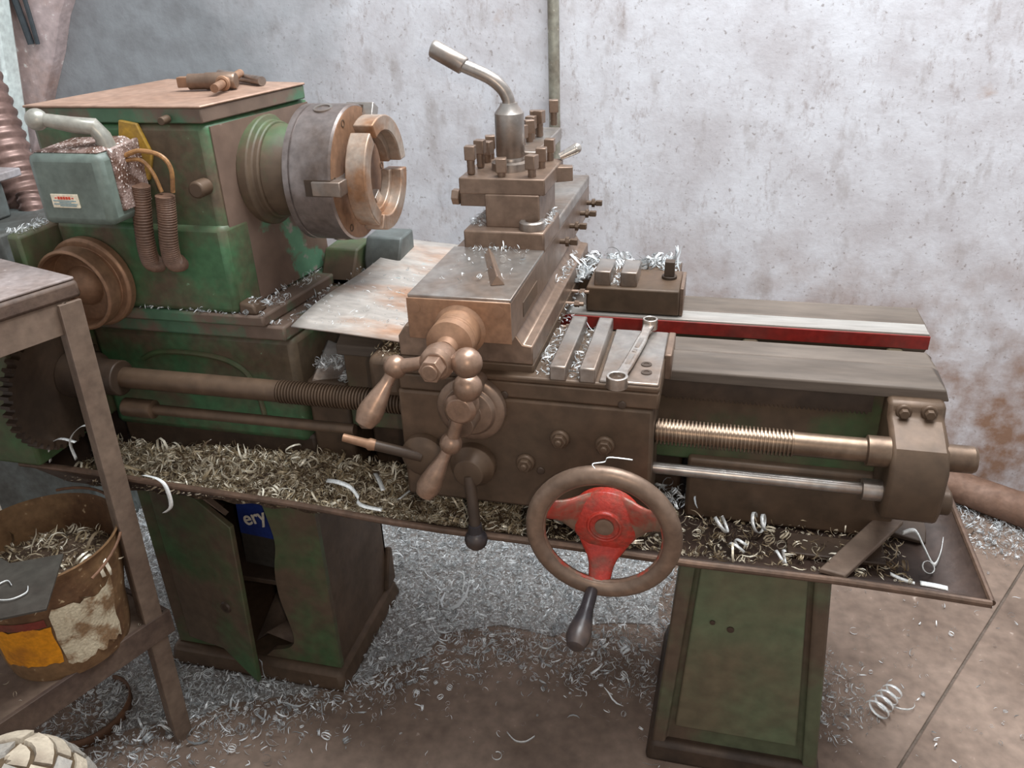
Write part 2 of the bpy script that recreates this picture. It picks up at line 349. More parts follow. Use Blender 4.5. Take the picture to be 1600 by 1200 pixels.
# raised arched rib on the casting's front
arc = smooth_path([(-.965,1.111,.742), (-.93,1.111,.757), (-.86,1.111,.760), (-.80,1.111,.752), (-.765,1.111,.730), (-.750,1.111,.69), (-.745,1.111,.64)], 6)
MB().tube(arc, .005, 8).build('casting_rib', 'green_dirty', LA, 0)
MB().box(-.66, -.585, 1.118, 1.16, .55, .722).box(-.66, -.585, 1.15, 1.37, .55, .700).build('gap_floor', 'oily', LA, .006)
MB().hexa([(-.652,1.12,.70),(-.60,1.12,.70),(-.60,1.20,.70),(-.652,1.20,.70)], [(-.652,1.12,.722),(-.60,1.12,.715),(-.60,1.20,.745),(-.652,1.20,.765)]).build('gap_slope', 'steel', LA, .004)
# --- headstock
plan = [(-1.05, 1.10), (-.747, 1.10), (-.706, 1.36), (-1.01, 1.385)]
hs = MB().prism(plan, 'z', .845, 1.144).prism([(-1.052, 1.093), (-.745, 1.093), (-.735, 1.16), (-1.04, 1.16)], 'z', .845, .992).build('headstock', 'green', LA, .010)
MB().hexa([(-.7455,1.112,.850),(-.7435,1.112,.850),(-.7055,1.352,.850),(-.7075,1.352,.850)], [(-.7455,1.112,1.138),(-.7435,1.112,1.138),(-.7055,1.352,1.138),(-.7075,1.352,1.138)]).build('end_face', 'flaking', hs, 0, label='flaking pale green end face beside the chuck')
MB().prism([(-1.051, 1.099), (-.746, 1.099), (-.704, 1.345), (-1.009, 1.402)], 'z', 1.1445, 1.166).build('cover_rim', 'green_worn', hs, .002)
MB().prism([(-1.053, 1.097), (-.744, 1.097), (-.702, 1.347), (-1.007, 1.404)], 'z', 1.166, 1.170).build('cover', 'cover', hs, .002, label='dusty brown steel top cover')
MB().prism([(-1.055, 1.088), (-.702, 1.092), (-.668, 1.365), (-1.01, 1.385)], 'z', .826, .846).build('foot_flange', 'green_worn', hs, .004)
MB().hexa([(-.745,1.094,.846),(-.712,1.094,.846),(-.712,1.13,.846),(-.745,1.13,.846)], [(-.745,1.097,.866),(-.718,1.097,.862),(-.718,1.125,.862),(-.745,1.125,.866)]).build('foot_lug', 'oily', hs, .004)
MB().rev([(.088, 0), (.088, .018), (.078, .022), (.078, .032), (.068, .034)], (-.738, 1.235, 1.048), (1, 0, 0), 40).build('bearing_cap', 'green_dirty', hs, .002)
MB().rev([(.074, 0), (.072, .020), (.064, .034), (.060, .055)], (-.706, 1.235, 1.048), (1, 0, 0), 36).build('spindle_nose', 'green_dirty', hs, .002)
MB().cyl((-.762, 1.101, 1.053), (-.762, 1.072, 1.053), .013, 20).build('knob', 'oily', hs, .003)
MB().cyl((-.800, 1.096, 1.152), (-.800, 1.078, 1.151), .006, 12).build('cover_bolt', 'oily', hs, .001)
MB().prism([(-.905,1.075),(-.855,1.06),(-.84,1.10),(-.855,1.145),(-.885,1.15)], 'y', 1.094, 1.101).build('yellow_patch', 'yellow', hs, .002, label='old yellow painted plate behind the switch box')
# stepped dial on the headstock front
dl = MB().rev([(.070, 0), (.076, .006), (.076, .018), (.072, .022), (.062, .022), (.062, .030), (.068, .033), (.068, .058), (.064, .061), (.061, .058), (.058, .030), (.034, .030), (.028, .044), (.012, .056), (0, .056)], (-1.0, 1.095, .893), (0, -1, 0), 44).build('dial', 'copperish', hs, .001, label='stepped round brown dial')
# --- electric switch box with lever
sb = MB().box(-.986, -.862, 1.005, 1.098, 1.012, 1.118).build('switch_box', 'grey_box', LA, .012)
MB().hexa([(-.982,1.012,1.117),(-.868,1.012,1.117),(-.862,1.096,1.117),(-.975,1.096,1.117)], [(-.970,1.02,1.120),(-.878,1.02,1.122),(-.872,1.085,1.130),(-.962,1.085,1.126)]).build('grease_crust', 'crust', sb, .003, label='flaky grease crust on top of the switch box')
MB().hexa([(-.864,1.03,1.03),(-.858,1.03,1.03),(-.858,1.096,1.03),(-.864,1.096,1.03)], [(-.866,1.03,1.12),(-.860,1.03,1.12),(-.858,1.096,1.125),(-.864,1.096,1.125)]).build('grease_crust', 'crust', sb, .002)
lv = MB().tube([(-.878,1.05,1.115), (-.879,1.047,1.135), (-.885,1.04,1.150), (-.91,1.03,1.154), (-.952,1.02,1.163)], [.014, .012, .0125, .0115, .009], 14).ball((-.958, 1.018, 1.163), .0155).build('switch_lever', 'silver', sb, 0, label='silver ball-ended switch lever')
lb = box('maker_label', 'label', sb, -.958, -.912, 1.003, 1.0055, 1.040, 1.060, .0003, label='small yellowed printed label')
b = MB()
for k in range(5): b.box(-.946+k*.0046, -.9428+k*.0046, 1.0022, 1.0032, 1.0525, 1.0565)
b.box(-.951, -.948, 1.0022, 1.0032, 1.0537, 1.0552).box(-.922, -.919, 1.0022, 1.0032, 1.0537, 1.0552).build('red_lettering', 'redprint', lb, 0)
b = MB()
for k, (a_, c_) in enumerate(((-.955, -.916), (-.945, -.925), (-.955, -.915), (-.945, -.917))): b.box(a_, c_, 1.0022, 1.0032, 1.0498-k*.0024, 1.0508-k*.0024)
b.build('blue_lettering', 'blueprint', lb, 0)
# flexible conduits and wires
def conduit(pts, r):
    P = smooth_path(pts, 22); rs = [r*(1.0 if k % 2 else .88) for k in range(len(P))]
    return MB().tube(P, rs, 14).build('conduit', 'hose', LA, 0, smooth=60)
conduit([(-.852,1.068,1.060), (-.860,1.068,1.02), (-.868,1.069,.97), (-.873,1.078,.935), (-.873,1.102,.925)], .0145)
conduit([(-.815,1.070,1.045), (-.820,1.070,1.01), (-.828,1.070,.965), (-.833,1.080,.935), (-.830,1.104,.930)], .0145)
MB().tube(smooth_path([(-.86,1.06,1.105),(-.835,1.062,1.112),(-.805,1.066,1.105),(-.793,1.068,1.085),(-.800,1.07,1.05)], 6), .0035, 8).build('wire', 'wire', LA, 0)
MB().tube(smooth_path([(-.86,1.06,1.098),(-.838,1.064,1.098),(-.825,1.067,1.08),(-.819,1.07,1.05)], 6), .003, 8).build('wire', 'wire', LA, 0)
# --- gear end guard at the far left, oily gear and bearing of the lead screw
gg = MB().prism([(-1.062, 1.022), (-1.092, 1.030), (-1.092, 1.30), (-1.062, 1.30)], 'z', .62, .985).box(-1.25, -1.0645, .93, 1.25, .618, .862).build('gear_guard', 'green_dirty', LA, .006)
gr = []
for k in range(44):
    a = 2*PI*k/44
    for da, rr in ((-.045, .098), (-.025, .106), (.025, .106), (.045, .098)): gr.append((1.0+rr*math.cos(a+da), .735+rr*math.sin(a+da)))
MB().prism(gr, 'x', -1.064, -1.046).build('change_gear', 'dark', LA, 0)
MB().rev([(.040, 0), (.040, .05), (.030, .055), (.030, .10)], (-1.046, 1.03, .745), (1, 0, 0), 28).build('gear_boss', 'dark', LA, .002)
# --- chuck
CY, CZ = 1.235, 1.046
ch = MB().rev([(.098, 0), (.106, .003), (.106, .012), (.1035, .013), (.1035, .015), (.106, .016), (.106, .078), (.103, .081), (.058, .081), (.058, .068), (0, .068)], (-.652, CY, CZ), (1, 0, 0), 64).build('chuck', 'chuck', LA, 0)
MB().rev([(.1022, 0), (.1022, .0012), (.058, .0012)], (-.5715, CY, CZ), (1, 0, 0), 64, cap=False).build('chuck_face', 'copperish', ch, 0, label='brown filmed front face of the chuck')
MB().rev([(.050, 0), (.050, .016), (.047, .018), (0, .018)], (-.582, CY, CZ), (1, 0, 0), 36).build('bore_plug', 'copperish', ch, 0)
def polar(a, r, x): return (x, CY+r*math.cos(a), CZ+r*math.sin(a))
def sector(mb, r0, r1, a0, a1, xa, xb, n=14):
    an = [a0+(a1-a0)*i/n for i in range(n+1)]
    mb.prism([(CY+r1*math.cos(a), CZ+r1*math.sin(a)) for a in an]+[(CY+r0*math.cos(a), CZ+r0*math.sin(a)) for a in an[::-1]], 'x', xa, xb)
for ja in (PI, PI/3, -PI/3):
    gap = .055
    mb = MB(); sector(mb, .062, .086, ja-PI/3+gap, ja+PI/3-gap, -.556, -.523)
    sector(mb, .052, .063, ja-PI/3+gap, ja+PI/3-gap, -.556, -.540)
    jw = mb.build('chuck_jaw', 'jaw', ch, .002)
    if ja != PI:
        for w_ in (jw,): w_.location += Vector((0, .004*math.cos(ja), .004*math.sin(ja))); WL[w_.name] += Vector((0, .004*math.cos(ja), .004*math.sin(ja)))
    u = Vector((0, math.cos(ja), math.sin(ja))); t = Vector((0, -math.sin(ja), math.cos(ja)))
    def slab(r0, r1, hw, xa, xb):
        c = [Vector((0, CY, CZ))+u*r+t*s for r, s in ((r0, -hw), (r1, -hw), (r1, hw), (r0, hw))]
        return [(xa, q.y, q.z) for q in c], [(xb, q.y, q.z) for q in c]
    mb = MB(); mb.hexa(*slab(.045, .112, .011, -.600, -.553)); mb.build('master_jaw', 'steel', jw, .0015)
    mb = MB(); mb.hexa(*slab(.095, .1068, .0125, -.613, -.570)); mb.build('jaw_slot', 'dark', ch, 0)
for a in (math.radians(103), math.radians(-97), math.radians(-17)):
    d = Vector((0, math.cos(a), math.sin(a)))
    sc = MB().rev([(.015, 0), (.015, .004), (.011, .004), (.011, .001), (0, .001)], Vector((-.607, CY, CZ))+d*.1035, d, 20).build('key_socket', 'steel', ch, 0)
    MB().rev([(.0100, .0015), (.0100, .0019), (0, .0019)], Vector((-.607, CY, CZ))+d*.1035, d, 4, cap=False).build('socket_hole', 'black', sc, 0)
for a in (160, 100, 40, -20, -80, -140):
    a = math.radians(a+15); MB().rev([(.006, 0), (.006, .001), (.0042, .001), (.0042, -.0005), (0, -.0005)], polar(a, .092, -.5706), (1, 0, 0), 14).build('face_screw', 'oily', ch, 0)
# --- castings behind the chuck
MB().prism([(1.30,.80),(1.30,.842),(1.33,.885),(1.40,.885),(1.40,.80)], 'x', -.70, -.636).build('rear_bracket', 'green_dirty', LA, .004)
MB().prism([(1.34,.80),(1.34,.865),(1.36,.90),(1.42,.90),(1.42,.80)], 'x', -.630, -.560).build('rear_bracket', 'bg', LA, .004)
MB().prism([(1.30,.826),(1.30,.838),(1.37,.838),(1.37,.826)], 'x', -.69, -.60).build('rear_ledge', 'steel', LA, .002)
# --- saddle
sd = MB().box(-.432, -.061, .985, 1.165, .8205, .830).box(-.432, -.235, 1.0, 1.42, .8205, .842).box(-.432, -.061, .985, 1.098, .7955, .8206)
sd.box(-.432, -.250, 1.29, 1.42, .803, .8206)
sd = sd.build('saddle', 'oily', LA, .003)
box('wing_plate', 'steel', sd, -.1425, -.0625, .987, 1.163, .829, .834, .002)
box('wiper', 'steel_brown', sd, -.0625, -.052, 1.08, 1.163, .795, .8345, .002)
box('table_strip', 'steel', sd, -.210, -.187, .984, 1.165, .829, .851, .002)
box('table_strip', 'steel', sd, -.169, -.147, .984, 1.165, .829, .851, .002)
box('rear_wing', 'oily', sd, -.212, -.056, 1.302, 1.405, .803, .847, .003)
box('rear_strip', 'steel', sd, -.200, -.172, 1.312, 1.380, .846, .872, .002)
box('rear_strip', 'steel', sd, -.156, -.128, 1.312, 1.380, .846, .872, .002)
box('wiper', 'steel_brown', sd, -.056, -.050, 1.305, 1.39, .803, .851, .001)
MB().prism([(a_-.078, b_+1.365) for a_, b_ in hexpts(.012, 4, PI/4)], 'z', .852, .878).rev([(.013, 0), (.013, .006)], (-.078, 1.365, .846), (0, 0, 1), 16).build('lock_bolt', 'dark', sd, .001)
box('rear_ledge', 'oily', sd, -.25, -.062, 1.402, 1.470, .800, .842, .003)
box('left_lug', 'oily', sd, -.482, -.430, .992, 1.07, .775, .838, .010)
for yy in (1.02, 1.045): MB().rev([(.0075, 0), (.0075, .0012), (.004, .0012), (.004, .0004), (0, .0004)], (-.082+(1.02-yy)*.1, yy, .834), (0, 0, 1), 18).build('cap_screw', 'dark', sd, 0)
scw = MB().rev([(.0055, 0), (.0055, .008)], (-.227, 1.20, .815), (1, 0, 0), 6).rev([(.0035, -.02), (.0035, .015)], (-.227, 1.20, .815), (1, 0, 0), 10).build('gib_bolt', 'steel_brown', sd, 0)
for yy in (1.245, 1.30): clone(scw, (-.224, yy, .838), sd)
# --- apron with bosses, nuts and levers
ap = MB().box(-.436, -.067, .985, 1.098, .612, .7945).build('apron', 'oily', LA, .005)
def boss(x, z, prof, m='oily', seg=28, nm='boss', parent=ap): return MB().rev(prof, (x, .985, z), (0, -1, 0), seg).build(nm, m, parent, .001)
boss(-.322, .778, [(.050, 0), (.050, .012), (.044, .016), (.038, .016), (.034, .022), (.018, .024), (.018, .06)], 'steel_brown', 40, 'feed_dial')
boss(-.401, .690, [(.034, 0), (.034, .012), (.029, .018), (.022, .022), (0, .024)], 'oily')
boss(-.325, .683, [(.034, 0), (.034, .014), (.028, .020), (.022, .034), (.015, .036), (0, .036)], 'oily')
for x, z in ((-.247, .692), (-.196, .738), (-.132, .735)):
    q = boss(x, z, [(.014, 0), (.014, .005), (.012, .007)], 'oily', 20)
    MB().prism([(x+a_, z+b_) for a_, b_ in hexpts(.0105)], 'y', .971, .979).rev([(.005, 0), (.005, .005), (0, .006)], (x, .972, z), (0, -1, 0), 12).build('nut', 'oily', q, .001)
for x, z in ((-.225, .68), (-.275, .80), (-.11, .80)): boss(x, z, [(.006, 0), (.006, .002), (0, .003)], 'dark', 14, 'plug')
le = MB().tube([(-.325,.955,.678), (-.320,.947,.645), (-.316,.940,.600)], .0085, 12).build('clutch_lever', 'dark', ap, 0)
MB().ball((-.315, .938, .578), .0175).rev([(.012, 0), (.010, .016)], (-.3155, .9385, .588), (0, 0, 1), 14).build('lever_knob', 'black', le, 0)
le = MB().tube([(-.400,.966,.695), (-.44,.957,.708), (-.470,.952,.716)], .008, 12).build('feed_lever', 'dark', ap, 0)
MB().tube([(-.466,.953,.715), (-.474,.951,.717), (-.478,.950,.7185), (-.512,.945,.728)], [.0085, .0095, .007, .006], 12).build('lever_grip', 'copperish', le, 0)
# --- carriage handwheel
HW = (-.1215, .900, .646)
hw = MB().ring(HW, (0, 1, 0), .0935, .0135, 56, 14, .85).build('handwheel', 'steel_brown', LA, 0, label='brown iron handwheel with worn red spokes')
MB().rev([(.050, .014), (.049, .002), (.042, -.005), (.030, -.008), (.025, -.009), (.0235, -.013), (.021, -.013), (.020, -.009), (.012, -.009)], (HW[0], .925, HW[2]), (0, 1, 0), 36).build('hub', 'red', hw, .001)
MB().rev([(.013, 0), (.013, .003), (.005, .004), (0, .002)], (HW[0], .916, HW[2]), (0, -1, 0), 20).build('hub_centre', 'steel_brown', hw, 0)
MB().cyl((HW[0], .94, HW[2]), (HW[0], .987, HW[2]), .018, 20).build('wheel_shaft', 'oily', hw, .001)
MB().ring((HW[0], HW[1]-.001, HW[2]), (0, 1, 0), .0835, .0045, 56, 8).build('rim_paint', 'red_traces', hw, 0)
for a in (-PI/2-.05, .33, PI-.33):
    c, s_ = math.cos(a), math.sin(a); t = Vector((-s_, 0, c)); u = Vector((c, 0, s_))
    mb = MB(); rows = []
    for rr, hw_, yy, th in ((.012, .040, .932, .008), (.032, .037, .929, .009), (.046, .029, .924, .009), (.056, .0215, .919, .009), (.066, .0175, .913, .0085), (.078, .0160, .906, .008), (.090, .0160, .901, .008)):
        p = Vector((HW[0], yy, HW[2]))+u*rr
        rows.append([mb.bm.verts.new(p+t*hw_*math.cos(2*PI*k/14)+Vector((0, th*math.sin(2*PI*k/14), 0))) for k in range(14)])
    for A, B in zip(rows, rows[1:]):
        for k in range(14): mb.bm.faces.new((A[k], A[(k+1) % 14], B[(k+1) % 14], B[k]))
    mb.bm.faces.new(rows[0]); mb.bm.faces.new(rows[-1][::-1])
    mb.build('spoke', 'red' if a < 0 else 'red_spoke', hw, 0, smooth=60)
a = -PI/2-.13
gp = Vector((HW[0]+.0935*math.cos(a), .890, HW[2]+.0935*math.sin(a)))
MB().rev([(.008, 0), (.0095, .012), (.0095, .028), (.012, .045), (.0165, .066), (.0165, .078), (.012, .090), (.006, .094), (0, .094)], gp, (-.10, -1, -.28), 20).build('grip', 'black', hw, 0, label='black pear-shaped grip')
# --- ball cranks
def crank(hub, ends, gripv, parts, axis_from, label):
    h = Vector(hub)
    c = MB().rev([(.019, 0), (.022, .01), (.022, .026), (.017, .032)], h+Vector((0, .016, 0)), (0, -1, 0), 24).build('ball_crank', 'handle', LA, .001, label=label)
    a, b_ = [Vector(e) for e in ends]
    MB().tube([h, h*.5+a*.5, a], [.0115, .0085, .010], 14).build('arm', 'handle', c, 0)
    MB().tube([h, h*.5+b_*.5, b_], [.0115, .0095, .010], 14).build('arm', 'handle', c, 0)
    MB().ball(b_, .0195, 22).build('counterweight', 'handle', c, 0)
    MB().ball(a, .0155, 20).build('ball', 'handle', c, 0)
    MB().rev([(.0095, .008), (.008, .016), (.0085, .024), (.013, .044), (.0165, .062), (.0165, .072), (.012, .084), (0, .090)], a, gripv, 20).build('grip', 'handle', c, 0)
    if parts: MB().prism([(h.x+x_, h.z+z_) for x_, z_ in hexpts(.0155)], 'y', h.y-.034, h.y-.012).rev([(.0105, 0), (.0105, .004)], (h.x, h.y-.033, h.z), (0, -1, 0), 18).build('nut', 'handle', c, .001)
    MB().cyl(h+Vector((0, .01, 0)), (h.x, axis_from, h.z), .0125, 18).build('shaft', 'steel_brown', c, 0)
crank((-.326, .872, .902), ((-.386, .875, .887), (-.288, .868, .904)), (-.40, -.45, -.75), True, .905, 'ball-ended crank on the upper slide screw')
crank((-.311, .905, .822), ((-.329, .900, .765), (-.300, .900, .853)), (-.42, -.30, -.85), False, .985, 'ball-ended crank in front of the round feed dial')
# --- cross slide
xs_ = MB().prism([(-.432,.842),(-.236,.842),(-.236,.870),(-.250,.872),(-.262,.890),(-.420,.890),(-.432,.872)], 'y', 1.0, 1.47).build('cross_slide', 'steel_brown', LA, .002)
MB().box(-.398, -.2555, .963, 1.60, .889, .947).build('upper_slide', 'steel_brown', LA, .003)
us = LA.children[-1]
box('slide_cover', 'steel', us, -.398, -.2555, .966, 1.175, .946, .9505, .001, label='grey steel top plate')
box('slide_block', 'steel_brown', us, -.381, -.2545, 1.172, 1.292, .946, .977, .003)
box('slide_rear', 'steel', us, -.381, -.2545, 1.290, 1.595, .946, .9665, .003)
box('slide_slot', 'oily', us, -.2560, -.2545, 1.03, 1.12, .900, .922, .001)
MB().rev([(.036, 0), (.036, .004), (.031, .008), (.031, .028), (.030, .029), (.031, .030), (.031, .034), (.030, .035), (.031, .036), (.031, .050), (.022, .054), (.015, .058), (.013, .07)], (-.326, .965, .905), (0, -1, 0), 36).build('feed_screw_collar', 'copperish', us, 0)
for x in (-.388, -.272): MB().rev([(.0085, 0), (.0085, .002), (0, .0022)], (x, .963, .934), (0, -1, 0), 18).build('face_plug', 'copperish', us, 0)
MB().box(-.3985, -.2550, .9615, .9635, .889, .947).build('front_plate', 'copperish', us, .0005, label='brown filmed front plate of the slide')
g0 = None
for yy, zz in ((1.30, .925), (1.39, .925), (1.50, .917), (1.575, .917)):
    if g0 is None:
        g0 = MB().rev([(.0045, -.012), (.0045, .010)], (-.246, yy, zz), (1, 0, 0), 10).rev([(.0085, 0), (.0085, .006)], (-.246, yy, zz), (1, 0, 0), 6).prism([(yy+a_*.8, zz+b_*.8) for a_, b_ in hexpts(.0085, 4, PI/4)], 'x', -.238, -.226).build('gib_screw', 'oily', us, .0008)
    else: clone(g0, (WL[g0.name].x, yy, zz), us)
# --- square tool post
tp = MB().box(-.351, -.266, 1.195, 1.315, .976, 1.027).box(-.392, -.258, 1.198, 1.345, 1.026, 1.0505).build('tool_post', 'steel_brown', LA, .002)
sb0 = MB().rev([(.006, -.012), (.0064, -.008), (.006, -.004), (.0064, 0), (.006, .004), (.0064, .008), (.006, .012)], (0, 0, 0), (0, 0, 1), 12).prism(hexpts(.0115, 4, PI/4), 'z', .010, .031).build('clamp_screw', 'steel_brown', tp, .0012)
first = [True]
def screw(x, y, z, dz, rz=0, par=tp):
    if first[0]: o = sb0; first[0] = False; o.location = Vector((x, y, z+dz+.010))-wloc(tp); o.rotation_euler = (0, 0, rz)
    else: clone(sb0, (x, y, z+dz+.010), par, (0, 0, rz))
for k, (x, y, dz) in enumerate(((-.378, 1.222, .012), (-.376, 1.268, .012), (-.376, 1.308, .002), (-.378, 1.336, .006), (-.328, 1.214, -.004), (-.281, 1.216, .001), (-.279, 1.275, .000), (-.277, 1.33, .003), (-.33, 1.337, .003))):
    screw(x, y, 1.0505, dz, random.uniform(-.5, .5))
hub = MB().rev([(.030, 0), (.030, .012), (.026, .013), (.0225, .014), (.0225, .018), (.0215, .020), (.0225, .022), (.0225, .085), (.014, .096), (.013, .1)], (-.326, 1.265, 1.050), (0, 0, 1), 30).build('clamp_nut', 'steel', tp, 0)
MB().tube(smooth_path([(-.326,1.265,1.146), (-.327,1.265,1.156), (-.336,1.263,1.172), (-.356,1.26,1.188), (-.394,1.256,1.205), (-.41,1.255,1.213)], 6), .0098, 14).build('clamp_lever', 'steel', tp, 0, label='bent steel clamping lever')
MB().tube([(-.391,1.256,1.2035), (-.3925,1.256,1.2045), (-.435,1.252,1.2285), (-.4375,1.252,1.2295)], [.0125, .0135, .0135, .012], 18).build('lever_sleeve', 'steel', LA if False else tp, 0)
# second tool holder at the back of the slide
rp = MB().box(-.338, -.291, 1.292, 1.505, 1.0508, 1.0715).build('rear_tool_holder', 'steel', LA, .002)
for x, y, dz in ((-.300, 1.478, .020), (-.312, 1.415, .012), (-.320, 1.372, .004), (-.327, 1.345, .000), (-.322, 1.395, .006), (-.326, 1.44, .008)): clone(sb0, (x, y, 1.0715+dz+.010), rp, (0, 0, random.uniform(-.5, .5)))
# --- lead screw, feed rod and end bracket
pr = [(.0175, 0), (.0175, .30)]
xx = .30
for k in range(48):
    pr += [(.0145, xx), (.0145, xx+.0022), (.0185, xx+.0024), (.0185, xx+.0046)]; xx += .0052
pr += [(.0175, xx), (.0175, xx+.10)]
ls = MB().rev(pr, (-.960, 1.035, .744), (1, 0, 0), 24).build('lead_screw', 'oily', LA, 0, smooth=25)
pr = [(.0175, 0)]; xx = 0.0
for k in range(36):
    pr += [(.0145, xx), (.0145, xx+.0022), (.0188, xx+.0024), (.0188, xx+.0046)]; xx += .0052
pr += [(.0165, xx), (.0165, .28), (.021, .282), (.021, .31), (.0165, .312), (.0165, .34), (.0185, .342), (.0185, .412), (.0165, .416), (0, .416)]
MB().rev(pr, (-.066, 1.035, .735), (1, 0, 0), 28).build('lead_screw_end', 'screw', ls, 0, smooth=25, label='threaded steel end of the lead screw')
fr = MB().rev([(.016, 0), (.016, .055), (.009, .057), (.009, .42)], (-.955, 1.03, .690), (1, 0, 0), 20).build('feed_rod', 'oily', LA, 0)
MB().rev([(.0085, 0), (.0085, .285), (.015, .286), (.015, .315), (.0085, .316)], (-.068, 1.03, .676), (1, 0, 0), 20).build('feed_rod_end', 'steel', fr, 0, label='bright steel end of the feed rod')
eb = MB().prism([(1.121,.788),(1.082,.788),(1.076,.770),(1.050,.762),(1.020,.750),(1.004,.725),(1.004,.662),(1.012,.642),(1.05,.632),(1.088,.642),(1.10,.67),(1.121,.70)], 'x', .243, .316).build('end_bracket', 'oily', LA, .006)
for x, z in ((.262, .7765), (.294, .778)):
    q = MB().rev([(.0105, 0), (.0105, .004), (.009, .006)], (x, 1.079, z), (0, -1, .1), 20).prism([(x+a_, z+b_) for a_, b_ in hexpts(.007)], 'y', 1.066, 1.074).build('bracket_bolt', 'oily', eb, .001)
MB().rev([(.018, 0), (.018, .024), (.012, .026)], (.312, 1.05, .655), (1, 0, 0), 20).build('bracket_boss', 'oily', eb, .002)
# --- chip tray
tr = MB()
fz = lambda x: .606-.036*(x+1.13)/1.51
o_ = [(-1.13, .953), (.384, .953), (.372, 1.50), (-1.13, 1.50)]; i_ = [(-1.10, 1.005), (.325, 1.02), (.32, 1.44), (-1.10, 1.44)]
n = 16; V0 = []; V1 = []
for k in range(n+1):
    t = k/n; x = -1.13+t*1.514; wob = .004*math.sin(t*9)+.002*math.sin(t*23)
    V0.append(tr.bm.verts.new((x, .953+wob, fz(x)-.008*math.sin(PI*t)*(.5+.5*t)))); V1.append(tr.bm.verts.new((-1.10+t*1.425, 1.005+.015*t, .537)))
for k in range(n): tr.bm.faces.new((V0[k], V0[k+1], V1[k+1], V1[k]))
br, bl = tr.bm.verts.new((.32, 1.44, .537)), tr.bm.verts.new((-1.10, 1.44, .537)); tbr, tbl = tr.bm.verts.new((.372, 1.50, .578)), tr.bm.verts.new((-1.13, 1.50, .60))
tr.bm.faces.new(V1+[br, bl]); tr.bm.faces.new((V0[-1], tbr, br, V1[-1])); tr.bm.faces.new((V0[0], V1[0], bl, tbl)); tr.bm.faces.new((bl, br, tbr, tbl))
rimp = [v.co.copy() for v in V0]; rend = [V0[-1].co.copy(), tbr.co.copy()]
tray = tr.build('chip_tray', 'tray', LA, 0, solid=.003)
MB().tube([p+Vector((0, -.002, -.001)) for p in rimp], .0055, 10).build('front_rim', 'trayrim', tray, 0)
MB().tube([p+Vector((.001, 0, -.001)) for p in rend], .005, 10).build('end_rim', 'trayrim', tray, 0)
# --- right pedestal
mb = MB(); mb.hexa([(-.050,1.085,.0),(.246,1.085,.0),(.236,1.40,.0),(-.04,1.40,.0)], [(-.016,1.085,.535),(.208,1.085,.535),(.205,1.39,.535),(-.012,1.39,.535)])
mb.bm.faces.ensure_lookup_table()
ff = [f for f in mb.bm.faces if abs(f.calc_center_median().y-1.085) < .001]
bmesh.ops.recalc_face_normals(mb.bm, faces=mb.bm.faces)
bmesh.ops.inset_region(mb.bm, faces=ff, thickness=.034, depth=0)
bmesh.ops.inset_region(mb.bm, faces=ff, thickness=.003, depth=-.012)
pd = mb.build('pedestal', 'pedestal_frame', LA, .004)
MB().hexa([(-.008,1.088,.085),(.204,1.088,.085),(.204,1.099,.085),(-.008,1.099,.085)], [(.018,1.088,.53),(.174,1.088,.53),(.174,1.099,.53),(.018,1.099,.53)]).build('panel', 'pedestal', pd, .003, label='olive green sheet panel')
MB().hexa([(-.06,1.072,0),(.256,1.072,0),(.25,1.41,0),(-.05,1.41,0)], [(-.050,1.080,.045),(.246,1.080,.045),(.24,1.40,.045),(-.04,1.40,.045)]).build('foot', 'dark', pd, .010)
for x, z, r in ((.040, .345, .0045), (.070, .335, .006)): MB().rev([(r, 0), (r, .002), (0, .003)], (x, 1.088, z), (0, -1, 0), 12).build('panel_screw', 'dark', pd, 0)
# --- left cabinet stand with its open front
st = MB().box(-.70, -.690, 1.13, 1.395, .05, .536).box(-1.07, -1.06, 1.13, 1.395, .05, .536).box(-1.07, -.69, 1.385, 1.395, .05, .536)
st = st.build('cabinet_stand', 'oily', LA, .002)
wav = smooth_path([(-.808,1,.536), (-.795,1,.44), (-.785,1,.36), (-.798,1,.29), (-.800,1,.22), (-.786,1,.12), (-.80,1,.085), (-.84,1,.07)], 5)
MB().prism([(p.x, p.z) for p in wav]+[(-.86,.05),(-.688,.05),(-.688,.536)], 'y', 1.120, 1.132).build('front_skin', 'green_dirty', st, 0, label='green front skin with a wavy torn edge')
box('front_skin', 'green_dirty', st, -1.07, -.985, 1.120, 1.132, .05, .536, .002)
box('front_skin', 'dark', st, -1.07, -.68, 1.120, 1.132, .49, .536, .002)
box('shelf', 'dark', st, -1.06, -.70, 1.135, 1.385, .235, .247, .002)
MB().hexa([(-1.09,1.095,0),(-.672,1.095,0),(-.672,1.42,0),(-1.09,1.42,0)], [(-1.08,1.105,.050),(-.684,1.105,.050),(-.684,1.41,.050),(-1.08,1.41,.050)]).build('foot', 'oily', st, .012)
MB().prism([(1.36,.05),(1.41,.05),(1.41,.14),(1.395,.15)], 'x', -.693, -.680).build('foot_lug', 'oily', st, .004)
dr = MB()
P2 = [(-1.035, .075), (-.935, .085), (-.855, .025), (-.832, .43), (-.935, .485), (-1.035, .50)]
yd = lambda x: 1.112-.05*(x+1.035)/.2
fa = [dr.bm.verts.new((x, yd(x), z)) for x, z in P2]; fb = [dr.bm.verts.new((x+.002, yd(x)+.012, z)) for x, z in P2]
dr.bm.faces.new(fa); dr.bm.faces.new(fb[::-1])
for i in range(6): dr.bm.faces.new((fa[i], fb[i], fb[(i+1) % 6], fa[(i+1) % 6]))
dr = dr.build('cabinet_door', 'green_dirty', st, .002, label='loose dark green door leaning across the opening')
